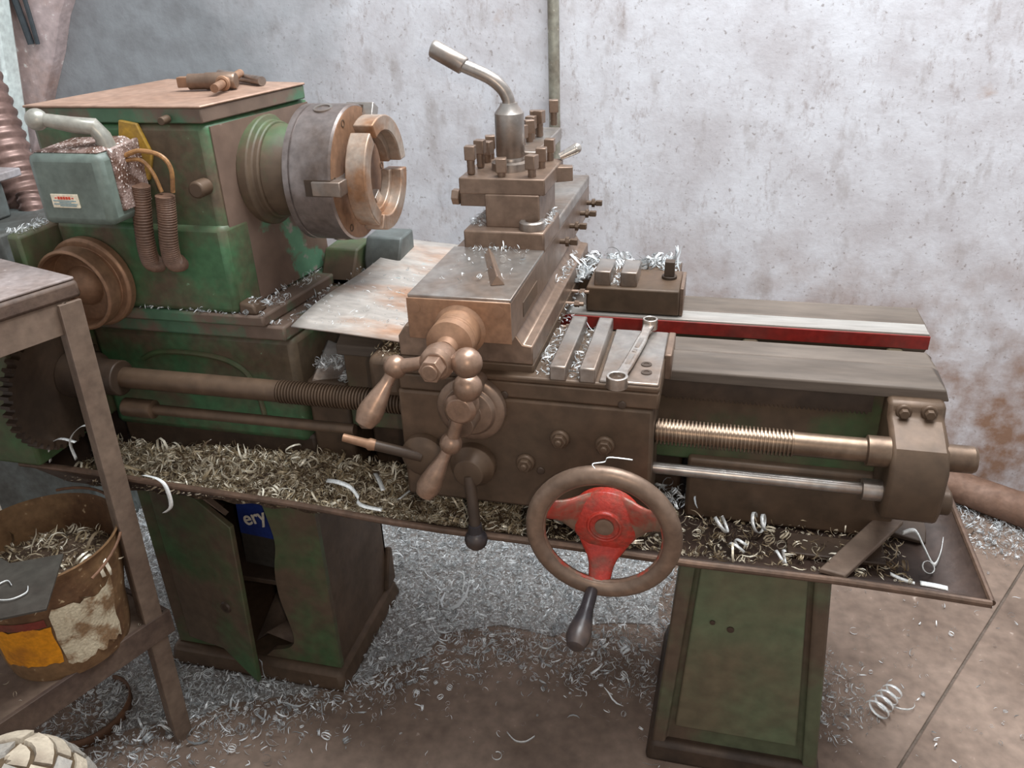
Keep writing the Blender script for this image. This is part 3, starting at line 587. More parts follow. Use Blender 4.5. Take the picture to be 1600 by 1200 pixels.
MB().hexa([(-.985,1.106,.500),(-.938,1.095,.487),(-.938,1.108,.487),(-.985,1.118,.500)], [(-.975,1.106,.517),(-.84,1.068,.452),(-.84,1.080,.452),(-.975,1.118,.517)]).build('door_top_strip', 'frame', dr, 0)
MB().rev([(.013, 0), (.011, .004), (.006, .004), (.006, .002), (0, .003)], (-.895, yd(-.895)-.0005, .215), (-.25, -1, 0), 16).build('door_latch', 'dark', dr, 0)

# ------------------------------------------------------------------ loose things on and around the lathe
# sheet of steel lying over the bed beside the saddle
sh = MB(); nx, ny = 10, 12; g = []
for j in range(ny+1):
    row = []
    for i in range(nx+1):
        u, v = i/nx, j/ny
        a = Vector((-.618, 1.032, 0)).lerp(Vector((-.402, 1.012, 0)), u); b_ = Vector((-.590, 1.455, 0)).lerp(Vector((-.405, 1.46, 0)), u)
        p = a.lerp(b_, v); p.z = .860-.010*u+.010*(1-u)*v+.004*math.sin(v*5+u*2)+.003*(1-u)*math.sin(v*9)
        row.append(sh.bm.verts.new(p))
    g.append(row)
for j in range(ny):
    for i in range(nx): sh.bm.faces.new((g[j][i], g[j][i+1], g[j+1][i+1], g[j+1][i]))
sh.build('metal_sheet', 'sheet', None, 0, solid=.0025, label='thin scuffed steel sheet lying over the bed between chuck and carriage', cat='sheet metal')
# ring spanner on the saddle wing
wr = thing('wrench', (-.102, 1.06, .835), 'shiny double ring spanner lying on the saddle plate', 'wrench')
A = Vector((-.0915, 1.165, .8455)); B = Vector((-.1155, .966, .8455)); d = (B-A).normalized(); sdv = Vector((0, 0, 1)).cross(d)
pts = [A+d*.010, A+d*.035+Vector((0, 0, -.002)), A+d*.06+Vector((0, 0, -.004)), B-d*.06+Vector((0, 0, -.004)), B-d*.035+Vector((0, 0, -.002)), B-d*.010]
wd = [.0085, .0062, .0075, .0075, .0070, .0105]
mb = MB(); rr_ = [[mb.bm.verts.new(p+sdv*sx*q+Vector((0, 0, zz))) for sx, zz in ((-1, -.003), (1, -.003), (1, .003), (-1, .003))] for p, q in zip(pts, wd)]
for a_, b_ in zip(rr_, rr_[1:]):
    for k in range(4): mb.bm.faces.new((a_[k], a_[(k+1) % 4], b_[(k+1) % 4], b_[k]))
mb.bm.faces.new(rr_[0][::-1]); mb.bm.faces.new(rr_[-1])
mb.build('shank', 'bright', wr, .0015)
mid = (A+B)/2+Vector((0, 0, -.0009))
for t0, t1 in ((-.045, -.012), (-.006, .004), (.012, .045)):
    a_, b_ = mid+d*t0, mid+d*t1; MB().hexa([a_-sdv*.003, b_-sdv*.003, b_+sdv*.003, a_+sdv*.003], [q+Vector((0, 0, .0007)) for q in (a_-sdv*.003, b_-sdv*.003, b_+sdv*.003, a_+sdv*.003)]).build('stamped_panel', 'steel', wr, .0002)
for c, R in ((A, .0115), (B, .0145)): MB().rev([(R, -.008), (R, .008), (R*.72, .008), (R*.72, -.008), (R, -.008)], c, (0, 0, 1), 24, False).build('ring', 'bright', wr, .0008)
# turning tool blank on the slide
a_, b_ = Vector((-.333, 1.142, .9505)), Vector((-.286, 1.015, .9505)); d = (b_-a_).normalized(); s_ = Vector((0, 0, 1)).cross(d)
MB().hexa([a_-s_*.007, b_-s_*.010, b_+s_*.010, a_+s_*.007], [a_-s_*.001+Vector((0, 0, .010)), b_-d*.003-s_*.001+Vector((0, 0, .013)), b_-d*.003+s_*.001+Vector((0, 0, .013)), a_+s_*.001+Vector((0, 0, .010))]).build('tool_blank', 'steel_brown', None, .0008, label='short triangular steel bar lying on the slide top', cat='steel bar')
MB().rev([(.0195, 0), (.0195, .011), (.017, .013), (.011, .013), (.009, .009), (.009, 0)], (-.2775, 1.193, .977), (0, 0, 1), 28).build('steel_collar', 'steel', None, .0004, label='small round steel collar beside the tool post base', cat='collar')
# turning tools clamped in the post
MB().box(-.400, -.352, 1.225, 1.250, 1.000, 1.0205).prism([(1.228+a_, 1.014+b_) for a_, b_ in hexpts(.013)], 'x', -.412, -.400).build('turning_tool', 'steel_brown', None, .001, label='square turning tool sticking out left below the tool post plate', cat='cutting tool')
MB().hexa([(-.262,1.30,1.022),(-.236,1.312,1.022),(-.240,1.330,1.022),(-.262,1.325,1.022)], [(-.262,1.30,1.046),(-.236,1.312,1.044),(-.240,1.330,1.044),(-.262,1.325,1.046)]).build('turning_tool', 'steel_brown', None, .001, label='stubby turning tool sticking out right of the tool post', cat='cutting tool')
MB().tube([(-.262,1.337,1.055), (-.238,1.345,1.066)], [.006, .0085], 12).ball((-.236, 1.346, 1.067), .0085, 12).build('round_pin', 'bright', None, 0, label='shiny round-ended pin at the right edge of the tool post', cat='pin')
# chuck key and bar on the headstock cover
ck = thing('chuck_key', (-.80, 1.24, 1.170), 'brown chuck key with a cross bar lying on the headstock cover', 'chuck key')
a_, b_ = Vector((-.874, 1.245, 1.184)), Vector((-.785, 1.262, 1.184)); d = (b_-a_).normalized()
MB().rev([(.0125, .018), (.0125, .045), (.0135, .047), (.0135, .093), (.0115, .096)], a_, d, 20).build('body', 'steel_brown', ck, 0)
q = d.to_track_quat('Z', 'Y').to_matrix()
MB().hexa([a_+q@Vector((x_, y_, 0)) for x_, y_ in ((-.008,-.008),(.008,-.008),(.008,.008),(-.008,.008))], [a_+q@Vector((x_, y_, .019)) for x_, y_ in ((-.008,-.008),(.008,-.008),(.008,.008),(-.008,.008))]).build('square_end', 'copperish', ck, .001)
MB().cyl((-.772, 1.185, 1.182), (-.808, 1.325, 1.188), .0065, 14).build('cross_bar', 'copperish', ck, 0)
MB().ring((-.783, 1.228, 1.184), Vector((.036, -.14, 0)), .008, .004, 16, 8).build('collar', 'copperish', ck, 0)
MB().cyl((-.885, 1.385, 1.180), (-.755, 1.300, 1.178), .0075, 14).build('round_bar', 'steel', None, 0, label='thin grey round bar lying behind the chuck key', cat='bar')
# blue card inside the cabinet
cdp = thing('blue_card', (-.83, 1.19, .247), 'blue printed card with pale lettering inside the open cabinet', 'card')
MB().hexa([(-.90,1.175,.250),(-.79,1.165,.250),(-.79,1.168,.250),(-.90,1.178,.250)], [(-.90,1.185,.40),(-.79,1.175,.41),(-.79,1.178,.41),(-.90,1.188,.40)]).build('sheet', 'plate', cdp, 0)
pn = MB().hexa([(-.90,1.1785,.322),(-.79,1.1685,.322),(-.79,1.171,.322),(-.90,1.181,.322)], [(-.90,1.1835,.398),(-.79,1.1735,.408),(-.79,1.176,.408),(-.90,1.186,.398)]).build('blue_field', 'blue', cdp, 0)
tx = bpy.data.curves.new('lettering', 'FONT'); tx.body = 'ery'; tx.size = .044; tx.extrude = .0004; tx.offset = .0007
to = bpy.data.objects.new('lettering', tx); col.objects.link(to)
bpy.context.view_layer.update()
me = bpy.data.meshes.new_from_object(to.evaluated_get(bpy.context.evaluated_depsgraph_get())); bpy.data.objects.remove(to)
lt = bpy.data.objects.new('lettering', me); col.objects.link(lt); me.materials.clear(); me.materials.append(M['print'])
lt.matrix_world = Matrix.Translation((-.876, 1.1675, .352)) @ Matrix.Rotation(math.radians(-5), 4, 'Z') @ Matrix.Rotation(math.radians(86), 4, 'X') @ Matrix.Rotation(math.radians(20), 4, 'Z')
WL[lt.name] = lt.location.copy(); lt.parent = cdp; lt.location = lt.location-wloc(cdp)
mb = MB(); g = [[mb.bm.verts.new((-.90+i*.030, 1.15+j*.035, .054+.010*((i*7+j*5) % 4)+.006*j)) for i in range(6)] for j in range(6)]
for j in range(5):
    for i in range(5): mb.bm.faces.new((g[j][i], g[j][i+1], g[j+1][i+1], g[j+1][i]))
mb.build('crumpled_paper', 'frame', None, 0, solid=.001, smooth=0, label='crumpled brown paper scrap at the bottom of the open cabinet', cat='paper')
# pieces of metal in the tray
MB().hexa([(.170,.975,.566),(.205,.965,.566),(.302,1.112,.566),(.268,1.125,.566)], [(.172,.975,.574),(.205,.967,.574),(.302,1.112,.574),(.268,1.124,.574)]).build('flat_bar', 'frame', None, .002, label='flat brown steel bar lying across the tray rim at the right', cat='steel bar')
MB().box(.135, .272, 1.035, 1.085, .541, .549).build('scrap_plate', 'dark', None, .002, label='dark oily scrap plate lying under the flat bar in the tray', cat='scrap plate')
MB().hexa([(.235,1.125,.542),(.335,1.10,.542),(.345,1.15,.542),(.24,1.195,.542)], [(.235,1.125,.556),(.335,1.10,.548),(.345,1.15,.548),(.24,1.195,.562)]).build('scrap_plate', 'dark', None, .002, label='dark scrap plate below the end bracket in the tray', cat='scrap plate')
# rusty pipe on the floor by the wall
MB().tube([(.40, 2.105, .045), (.66, 2.075, .045), (.81, 1.985, .045), (1.10, 1.80, .045)], .044, 18).build('floor_pipe', 'pipe', None, 0, label='thick rusty pipe lying on the floor along the white wall', cat='pipe')
MB().prism([(.62,1.90),(.665,1.885),(.69,1.925),(.66,1.96),(.625,1.945)], 'z', .001, .012).build('floor_scrap', 'frame', None, .001, label='small brown scrap on the swarf beside the rusty pipe', cat='scrap')

# ------------------------------------------------------------------ work table at the left
TB = thing('work_table', (-1.05, .75, 0), 'brown iron-legged work table with a lower shelf at the left edge', 'table')
o = Vector((-.905, .953)); u = Vector((-.36, -.933)); v = Vector((-.955, .298))
def q2(a, b_): p = o+u*a+v*b_; return (p.x, p.y)
def slab(name, m, a0, a1, b0, b1, z0, z1, bev=.003, par=TB, **k): return MB().prism([q2(a0, b0), q2(a1, b0), q2(a1, b1), q2(a0, b1)], 'z', z0, z1).build(name, m, par, bev, **k)
top = slab('table_top', 'edge', 0, .62, 0, .60, .922, .949, .006)
slab('top_skin', 'table', .003, .617, .003, .597, .949, .954, .002, top, label='worn grey table surface')
slab('side_rail', 'frame', .02, .60, .004, .010, .874, .923, .001)
slab('side_rail', 'frame', .008, .014, .02, .58, .874, .923, .001)
slab('side_rail', 'frame', .02, .60, .588, .596, .874, .923, .001)
slab('lower_shelf', 'frame', .0, .60, .02, .58, .300, .306, .001)
slab('shelf_rail', 'edge', .0, .60, .012, .020, .262, .312, .001)
slab('shelf_rail', 'edge', .0, .60, .58, .588, .262, .312, .001)
slab('shelf_rail', 'edge', .0, .008, .02, .58, .262, .312, .001)
def leg(a, b_, da=0, db=0, sx=1):
    p = o+u*a+v*b_; q = o+u*(a+da)+v*(b_+db)
    w = .034; th = .005
    def L(c, z): return [(c+u*x_+v*y_*sx).to_3d()+Vector((0, 0, z)) for x_, y_ in ((0, -.002), (w, -.002), (w, th), (0, th))]
    def L2(c, z): return [(c+u*x_+v*y_*sx).to_3d()+Vector((0, 0, z)) for x_, y_ in ((0, 0), (0, w), (th, w), (th, 0))]
    return MB().hexa(L(q, 0), L(p, .9215)).hexa(L2(q+u*.02, 0), L2(p+u*.02, .9215)).build('leg', 'frame', TB, .001)
leg(.006, -.004, .012, .03); leg(.565, -.004); leg(.0, .604, 0, 0, -1); leg(.565, .604, 0, 0, -1)
# bucket on the shelf
BK = thing('bucket', (-1.05, .86, .306), 'rusty old paint bucket full of swarf on the lower table shelf', 'bucket')
Bc = (-1.05, .86, .3065); Hb = .215
rb = lambda h: .097+.028*h/Hb
MB().rev([(.0, .004), (.094, .004), (.094, 0), (.097, 0)]+[(rb(h)+.0015*math.sin(h*60), h) for h in [Hb*i/10 for i in range(11)]]+[(.1295, Hb+.003), (.1285, Hb+.006), (.1245, Hb+.003), (.1205, Hb-.03), (.116, Hb-.08)], Bc, (0, 0, 1), 48, False).build('body', 'bucket', BK, 0, solid=.0)
def patch(nm, m, a0, a1, h0, h1, lift, lab, jag=.0):
    mb = MB(); n = 14; g = []
    for j in range(7):
        row = []
        for i in range(n+1):
            a = math.radians(a0+(a1-a0)*i/n); h = h0+(h1-h0)*j/6+(random.uniform(-jag, jag) if j in (0, 6) else 0)
            if i in (0, n): a += random.uniform(-jag, jag)*3
            r = rb(h)+lift+.0015*math.sin(h*60); row.append(mb.bm.verts.new((Bc[0]+r*math.cos(a), Bc[1]+r*math.sin(a), Bc[2]+h)))
        g.append(row)
    for j in range(6):
        for i in range(n): mb.bm.faces.new((g[j][i], g[j][i+1], g[j+1][i+1], g[j+1][i]))
    return mb.build(nm, m, BK, 0, label=lab)
patch('orange_label', 'bucket_label', -105, -50, .040, .125, .0016, 'orange printed patch on the bucket side', .004)
patch('red_band', 'bucket_red', -105, -52, .127, .143, .0016, 'faded dark red printed band')
patch('white_patch', 'bucket_white', -49, 5, .030, .150, .0016, 'flaking off-white paint on the bucket side', .008)
MB().tube([(Bc[0]+.132*math.cos(a), Bc[1]+.132*math.sin(a), Bc[2]+Hb-.02+.035*math.sin(a*1.0)) for a in [math.radians(-15+130*k/20) for k in range(21)]], .0025, 8).build('wire_handle', 'hoop', BK, 0)
# dark sheet resting on the bucket
sp = [(-1.19, .745), (-1.10, .690), (-.952, .686), (-.900, .716), (-.962, .826), (-1.03, .79), (-1.15, .83)]
mb = MB(); zz = lambda x, y: .531+.03*(y-.80)
fa = [mb.bm.verts.new((x, y, zz(x, y))) for x, y in sp]; fb = [mb.bm.verts.new((x, y, zz(x, y)+.004)) for x, y in sp]
mb.bm.faces.new(fa[::-1]); mb.bm.faces.new(fb)
for i in range(len(sp)): mb.bm.faces.new((fa[i], fa[(i+1) % len(sp)], fb[(i+1) % len(sp)], fb[i]))
mb.build('scrap_sheet', 'plate', None, .0005, label='dark flat scrap sheet resting across the bucket rim', cat='sheet metal')
# cracked log at the bottom left, bark plates around it
LG = thing('log', (-.865, .545, 0), 'pale upright log with cracked scaly bark in the bottom left corner', 'log')
MB().rev([(.10, 0), (.103, .15), (.100, .30), (.088, .37), (.060, .408), (.025, .42), (0, .422)], (-.865, .545, 0), (0, 0, 1), 28).build('wood', 'logcrack', LG, 0)
def R_(h):
    pr = [(.103, 0), (.103, .15), (.100, .30), (.088, .37), (.060, .408), (.025, .42), (.0, .422)]
    for (r0, h0), (r1, h1) in zip(pr, pr[1:]):
        if h <= h1: return r0+(r1-r0)*max(0, (h-h0))/(h1-h0)
    return 0
# rows of plates from the side up over the rounded top: (height of the row's lower and upper edge, number)
for j, (h0, h1, nn) in enumerate(((.16, .205, 11), (.205, .25, 12), (.25, .29, 11), (.29, .325, 12), (.325, .356, 11), (.356, .382, 10), (.382, .404, 9), (.404, .4155, 6), (.4155, .4215, 3))):
    cuts = sorted((k+random.uniform(-.22, .22)+.5*(j % 2))/nn*2*PI for k in range(nn)); cuts.append(cuts[0]+2*PI)
    for a0, a1 in zip(cuts, cuts[1:]):
        mb = MB(); g0_ = .006/max(R_((h0+h1)/2), .02)*.5; top_ = []; bot = []; ne = 4
        ring_pts = [(a0+g0_+(a1-a0-2*g0_)*k/ne, h0+(h1-h0)*(.06+random.uniform(0, .10))) for k in range(ne+1)]+[(a1-g0_-(a1-a0-2*g0_)*k/ne, h1-(h1-h0)*(.04+random.uniform(0, .10))) for k in range(ne+1)]
        up = .006+random.uniform(-.002, .003)
        for aa, hh in ring_pts:
            rr0 = R_(hh); bot.append(mb.bm.verts.new((-.865+(rr0-.003)*math.cos(aa), .545+(rr0-.003)*math.sin(aa), hh-.001)))
            sl = max(0, (hh-.30)/.12); top_.append(mb.bm.verts.new((-.865+(rr0+up*(1-.8*sl))*math.cos(aa), .545+(rr0+up*(1-.8*sl))*math.sin(aa), hh+up*sl)))
        nt_ = len(ring_pts); mb.bm.faces.new(top_)
        for k in range(nt_): mb.bm.faces.new((bot[k], bot[(k+1) % nt_], top_[(k+1) % nt_], top_[k]))
        mb.build('bark_plate', random.choice(('log', 'log', 'log_grey')), LG, 0, smooth=40)
# rusty strap hoop on the floor
arcp = [(-1.165+.075*math.cos(t), .935+.085*math.sin(t), .014) for t in [math.radians(-95+190*k/24) for k in range(25)]]
MB().ribbon(arcp, (0, 0, .026)).build('strap_hoop', 'hoop', None, 0, solid=.003, label='bent rusty strap hoop on the floor under the table shelf', cat='strap')
# scraps of cardboard and paper on the floor at the far left
MB().prism([(-1.84,1.55),(-1.74,1.53),(-1.62,1.60),(-1.62,1.69),(-1.72,1.74),(-1.82,1.66)], 'z', .012, .016).build('cardboard_scrap', 'cream', None, 0, label='torn beige cardboard scrap on the floor behind the bucket', cat='cardboard')
MB().prism([(-2.15,1.50),(-1.86,1.49),(-1.84,1.54),(-2.12,1.56)], 'z', .012, .015).build('paper_scrap', 'print', None, 0, label='white paper strip on the floor at the left edge', cat='paper')

# ------------------------------------------------------------------ machine in the background at the far left
BG = thing('background_machine', (-1.62, 1.62, 0), 'grey machine with a vice-like head behind the headstock at the left edge', 'machine')
box('body', 'bg', BG, -1.85, -1.52, 1.45, 1.80, .0, .80, .008)
box('table', 'bg', BG, -1.80, -1.46, 1.36, 1.72, .80, .868, .006)
box('jaw_block', 'bg', BG, -1.78, -1.55, 1.42, 1.50, .868, .948, .006)
box('slide_plate', 'bgtop', BG, -1.80, -1.54, 1.40, 1.55, .948, .966, .003)
MB().tube([(-1.70,1.45,.955), (-1.52,1.47,1.03)], .014, 12).build('clamp_handle', 'silver', BG, 0)
box('yellow_nut', 'yellow', BG, -1.68, -1.57, 1.44, 1.47, .966, .985, .003)
P_ = smooth_path([(-1.590,1.60,.84), (-1.630,1.62,.92), (-1.665,1.64,1.02), (-1.70,1.66,1.12), (-1.745,1.68,1.24), (-1.80,1.70,1.40)], 16)
MB().tube(P_, [.055*(1.0 if (k//2) % 2 else .90)+.01*k/len(P_) for k in range(len(P_))], 20).build('ribbed_duct', 'ribbed', BG, 0, smooth=70, label='brown ribbed flexible duct')
MB().tube(smooth_path([(-1.545,1.55,.80), (-1.55,1.56,.85), (-1.565,1.58,.90)], 14), [.030*(1.0 if (k//2) % 2 else .88) for k in range(29)], 16).build('ribbed_duct', 'ribbed', BG, 0, smooth=70)
MB().hexa([(-2.30,2.02,0),(-2.165,2.02,0),(-2.165,2.08,0),(-2.30,2.08,0)], [(-2.00,2.02,1.6),(-1.875,2.02,1.6),(-1.875,2.08,1.6),(-2.00,2.08,1.6)]).build('white_post', 'whitepost', None, .008, label='white painted post leaning by the wall at the top left corner', cat='post')
MB().tube(smooth_path([(-1.945,2.09,1.45), (-1.925,2.09,1.293), (-1.912,2.09,1.18)], 6), .009, 8).build('cable', 'cable', None, 0, label='dark hanging cable nearer the white post', cat='cable')
MB().tube(smooth_path([(-1.905,2.09,1.45), (-1.893,2.09,1.293), (-1.89,2.09,1.18)], 6), .006, 8).build('cable', 'cable', None, 0, label='thinner dark hanging cable farther from the white post', cat='cable')

# ------------------------------------------------------------------ swarf
def templ(kind, r, turns, wd, seg):
    t = np.linspace(0, 2*PI*turns, seg+1)
    if kind == 'curl': c = np.stack([r*np.cos(t), r*np.sin(t), t/(2*PI)*wd*1.7], 1); wv = np.tile([0, 0, wd], (seg+1, 1))
    elif kind == 'spiral': rr = r*(.35+.65*t/t[-1]); c = np.stack([rr*np.cos(t), rr*np.sin(t), t*0], 1); wv = np.tile([0, 0, wd], (seg+1, 1))
    else: c = np.stack([np.linspace(-r, r, seg+1)*1.6, .25*r*np.sin(t), .15*r*np.cos(t)], 1); wv = np.tile([0, wd, 0], (seg+1, 1))
    taper = np.clip(np.minimum(np.linspace(0, 1, seg+1), np.linspace(1, 0, seg+1))*5, .25, 1)[:, None]
    v = np.empty((2*(seg+1), 3)); v[0::2] = c-wv*taper/2; v[1::2] = c+wv*taper/2
    v -= v.mean(0); f = np.array([[2*i, 2*i+1, 2*i+3, 2*i+2] for i in range(seg)])
    return v, f
TE = [templ('curl', 1, .6, .24, 6), templ('curl', 1, .8, .20, 8), templ('curl', .8, 1.6, .24, 12), templ('spiral', 1, 1.3, .2, 10), templ('bar', 1, .8, .2, 4), templ('curl', 1, .35, .28, 4), templ('curl', .7, 2.4, .26, 16)]
def rotm(n, flat):
    a = rng.uniform(0, 2*PI, n); tx_ = rng.normal(0, flat, n); ty_ = rng.normal(0, flat, n)
    cz, sz, cx, sx, cy, sy = np.cos(a), np.sin(a), np.cos(tx_), np.sin(tx_), np.cos(ty_), np.sin(ty_)
    Z = np.zeros(n); O = np.ones(n)
    Rz = np.stack([cz, -sz, Z, sz, cz, Z, Z, Z, O], 1).reshape(n, 3, 3); Rx = np.stack([O, Z, Z, Z, cx, -sx, Z, sx, cx], 1).reshape(n, 3, 3); Ry = np.stack([cy, Z, sy, Z, O, Z, -sy, Z, cy], 1).reshape(n, 3, 3)
    return Rz@Rx@Ry
def swarf(name, pts, size, m, label, wts=(3, 3, 2, 2, 2, 4, .6), flat=.7, parent=None, sd=.45):
    pts = np.asarray(pts, float); n = len(pts); s = size*np.exp(rng.normal(0, sd, n)); wts = np.array(wts)/sum(wts)
    ty = rng.choice(len(TE), n, p=wts); Vs = []; Fs = []; off = 0; R = rotm(n, flat)
    for k, (tv, tf) in enumerate(TE):
        ii = np.where(ty == k)[0]
        if not len(ii): continue
        vv = np.einsum('nij,vj->nvi', R[ii], tv)*s[ii, None, None]
        vv[:, :, 2] -= vv[:, :, 2].min(1)[:, None]      # rest on the surface
        vv += pts[ii, None, :]
        nv = len(tv); Vs.append(vv.reshape(-1, 3)); Fs.append((tf[None]+(off+np.arange(len(ii))*nv)[:, None, None]).reshape(-1, 4)); off += nv*len(ii)
    V = np.concatenate(Vs); F = np.concatenate(Fs); c = V.mean(0); c[2] = V[:, 2].min(); V = V-c
    me = bpy.data.meshes.new(name); me.vertices.add(len(V)); me.vertices.foreach_set('co', V.ravel()); me.loops.add(F.size); me.loops.foreach_set('vertex_index', F.ravel().astype(np.int32))
    me.polygons.add(len(F)); me.polygons.foreach_set('loop_start', np.arange(0, F.size, 4, dtype=np.int32)); me.update(calc_edges=True); me.validate()
    me.materials.append(M[m]); me.shade_smooth()
    o = bpy.data.objects.new(name, me); col.objects.link(o); o.location = c; WL[o.name] = Vector(c); tag(o, label, 'swarf' if parent is None else None, None, 'stuff')
    if parent is not None: setpar(o, parent)
    return o
def inpoly(P, poly):
    x, y = P[:, 0], P[:, 1]; ins = np.zeros(len(P), bool); n = len(poly)
    for i in range(n):
        x0_, y0_ = poly[i]; x1_, y1_ = poly[(i+1) % n]
        c = ((y0_ > y) != (y1_ > y)) & (x < (x1_-x0_)*(y-y0_)/(y1_-y0_+1e-12)+x0_); ins ^= c
    return ins
def scatter(n, x0_, x1_, y0_, y1_, dens):
    out = []; tot = 0
    while tot < n:
        p = np.stack([rng.uniform(x0_, x1_, n*2), rng.uniform(y0_, y1_, n*2)], 1); p = p[rng.uniform(0, 1, n*2) < dens(p)]; out.append(p); tot += len(p)
    return np.concatenate(out)[:n]
def soft(P, poly, w_):
    """1 inside, fading out over w_"""
    d = np.full(len(P), 9.); n = len(poly)
    for i in range(n):
        a = np.array(poly[i]); b_ = np.array(poly[(i+1) % n]); ab = b_-a; t = np.clip(((P-a)@ab)/(ab@ab), 0, 1); d = np.minimum(d, np.linalg.norm(P-(a+t[:, None]*ab), axis=1))
    return np.where(inpoly(P, poly), 1, np.exp(-(d/w_)**1.2))
foot = lambda P: ~(((P[:, 0] > -1.08) & (P[:, 0] < -.675) & (P[:, 1] > 1.10) & (P[:, 1] < 1.41)) | ((P[:, 0] > -.055) & (P[:, 0] < .25) & (P[:, 1] > 1.078) & (P[:, 1] < 1.40)) | ((P[:, 0]+.865)**2+(P[:, 1]-.545)**2 < .0125))
dense = [(-1.9, 1.55), (-.82, 2.1), (-.0, 2.1), (-.03, 1.6), (-.05, 1.32), (-.10, 1.27), (-.29, 1.29), (-.48, 1.24), (-.64, 1.12), (-.80, 1.02), (-.93, .93), (-1.1, .85), (-1.2, .9), (-1.4, 1.3)]
def fd(P): return np.maximum(soft(P, dense, .05), .012)*foot(P)
p = scatter(34000, -1.9, .3, .72, 2.1, fd); z = np.full(len(p), .0012)+rng.uniform(0, .010, len(p))*inpoly(p, dense)
bedp = [(-1.9, 1.62), (-1.2, 2.09), (-.0, 2.09), (-.04, 1.62), (-.075, 1.44), (-.29, 1.36), (-.48, 1.34), (-.60, 1.20), (-.66, 1.13), (-.78, 1.08), (-.95, .98), (-1.1, .92), (-1.2, .98), (-1.4, 1.35)]
mb = MB(); vs_ = []
for (ax_, ay_), (bx_, by_) in zip(bedp, bedp[1:]+bedp[:1]):
    ns_ = max(1, int(math.hypot(bx_-ax_, by_-ay_)/.06))
    for k in range(ns_): t = k/ns_; vs_.append(mb.bm.verts.new((ax_+(bx_-ax_)*t+random.uniform(-.015, .015), min(ay_+(by_-ay_)*t+random.uniform(-.015, .015), 2.12), .0015)))
mb.bm.faces.new(vs_); mb.build('swarf_bed', 'greybed', None, 0, label='fine grey layer of trodden swarf under the bright chips on the floor', cat='swarf', kind='stuff')
swarf('floor_swarf', np.c_[p, z], .0046, 'swarf', 'dense carpet of bright metal swarf on the floor under the lathe')
rl = [(.44, 2.02), (.60, 1.93), (.75, 1.86), (.95, 1.72), (1.1, 1.72), (1.0, 1.86), (.80, 1.96), (.62, 2.05)]
cl = [(.27, 1.41), (.33, 1.36), (.34, 1.26), (.30, 1.20), (.26, 1.22), (.262, 1.38)]
def fr_(P): return np.maximum(np.maximum(soft(P, rl, .035), .55*soft(P, cl, .02)), .022)*foot(P)*(((P[:, 0] < jx(P[:, 1])-.015) | (P[:, 0] > jx(P[:, 1])+.015)))
p = scatter(4200, -.04, 1.1, .85, 2.08, fr_)
swarf('floor_swarf', np.c_[p, np.full(len(p), .0012)+rng.uniform(0, .006, len(p))*inpoly(p, rl)], .0042, 'swarf', 'scattered bright swarf on the bare floor right of the pedestal')
# heap in the tray: an oily bed with chips over it
hm = lambda x, y: .541+.030*np.exp(-((x+.62)/.36)**2)*np.clip((y-1.0)/.10, 0, 1)+.004*np.sin(x*31)*np.sin(y*37+1)*(x < -.25)
mb = MB(); nx, ny = 60, 9; g = []
for j in range(ny+1):
    row = []
    for i in range(nx+1):
        x = -1.09+i/nx*.86; y = 1.0+j/ny*.115+.004*math.sin(i*1.3); e = min(j, ny-j, i, nx-i)
        row.append(mb.bm.verts.new((x, y, .5395 if e == 0 and j != ny else float(hm(np.array(x), np.array(y)))+.001)))
    g.append(row)
for j in range(ny):
    for i in range(nx): mb.bm.faces.new((g[j][i], g[j][i+1], g[j+1][i+1], g[j+1][i]))
mb.build('swarf_heap', 'mound', None, 0, label='oily brown heap of fine swarf filling the left half of the tray', cat='swarf', kind='stuff', smooth=0)
td = lambda P: np.where(P[:, 0] < -.25, 1.0, np.where(P[:, 0] < -.03, .35, .16))
p = scatter(10500, -1.09, .30, .985, 1.115, td)
ztr = np.where(p[:, 1] < 1.005, .537+(1.005-p[:, 1])/.052*.058, hm(p[:, 0], p[:, 1]))
swarf('tray_swarf', np.c_[p, ztr+.002+rng.uniform(0, .006, len(p))*(p[:, 0] < -.25)], .0047, 'swarf_warm', 'tangled oily swarf curls lying along the chip tray')
p = scatter(500, -.30, -.0, 1.10, 1.155, lambda P: np.ones(len(P))); swarf('tray_swarf', np.c_[p, np.full(len(p), .545)+rng.uniform(0, .02, len(p))], .0058, 'swarf', 'bright swarf in the tray behind the handwheel')
# chips on machine surfaces
def rect(n, x0_, x1_, y0_, y1_, z): return np.c_[rng.uniform(x0_, x1_, n), rng.uniform(y0_, y1_, n), np.full(n, z)]
swarf('machine_chips', np.concatenate([rect(150, -.187, -.169, .99, 1.16, .8315), rect(150, -.232, -.211, .99, 1.16, .8315), rect(60, -.17, -.158, 1.31, 1.375, .8485), rect(90, -.252, -.238, 1.24, 1.40, .874), rect(40, -.235, -.213, 1.17, 1.30, .835)]), .0030, 'swarf', 'fine bright chips in the slots of the saddle')
swarf('machine_chips', np.concatenate([rect(90, -.378, -.354, 1.19, 1.28, .9785), rect(60, -.264, -.2565, 1.20, 1.285, .9785), rect(45, -.375, -.27, 1.02, 1.165, .952), rect(40, -.37, -.27, 1.15, 1.172, .952)]), .0028, 'swarf', 'fine chips around the tool post base on the slide')
swarf('machine_chips', np.concatenate([rect(80, -.478, -.434, .996, 1.066, .8395)]), .0030, 'swarf_warm', 'brassy chips on the block at the left of the saddle')
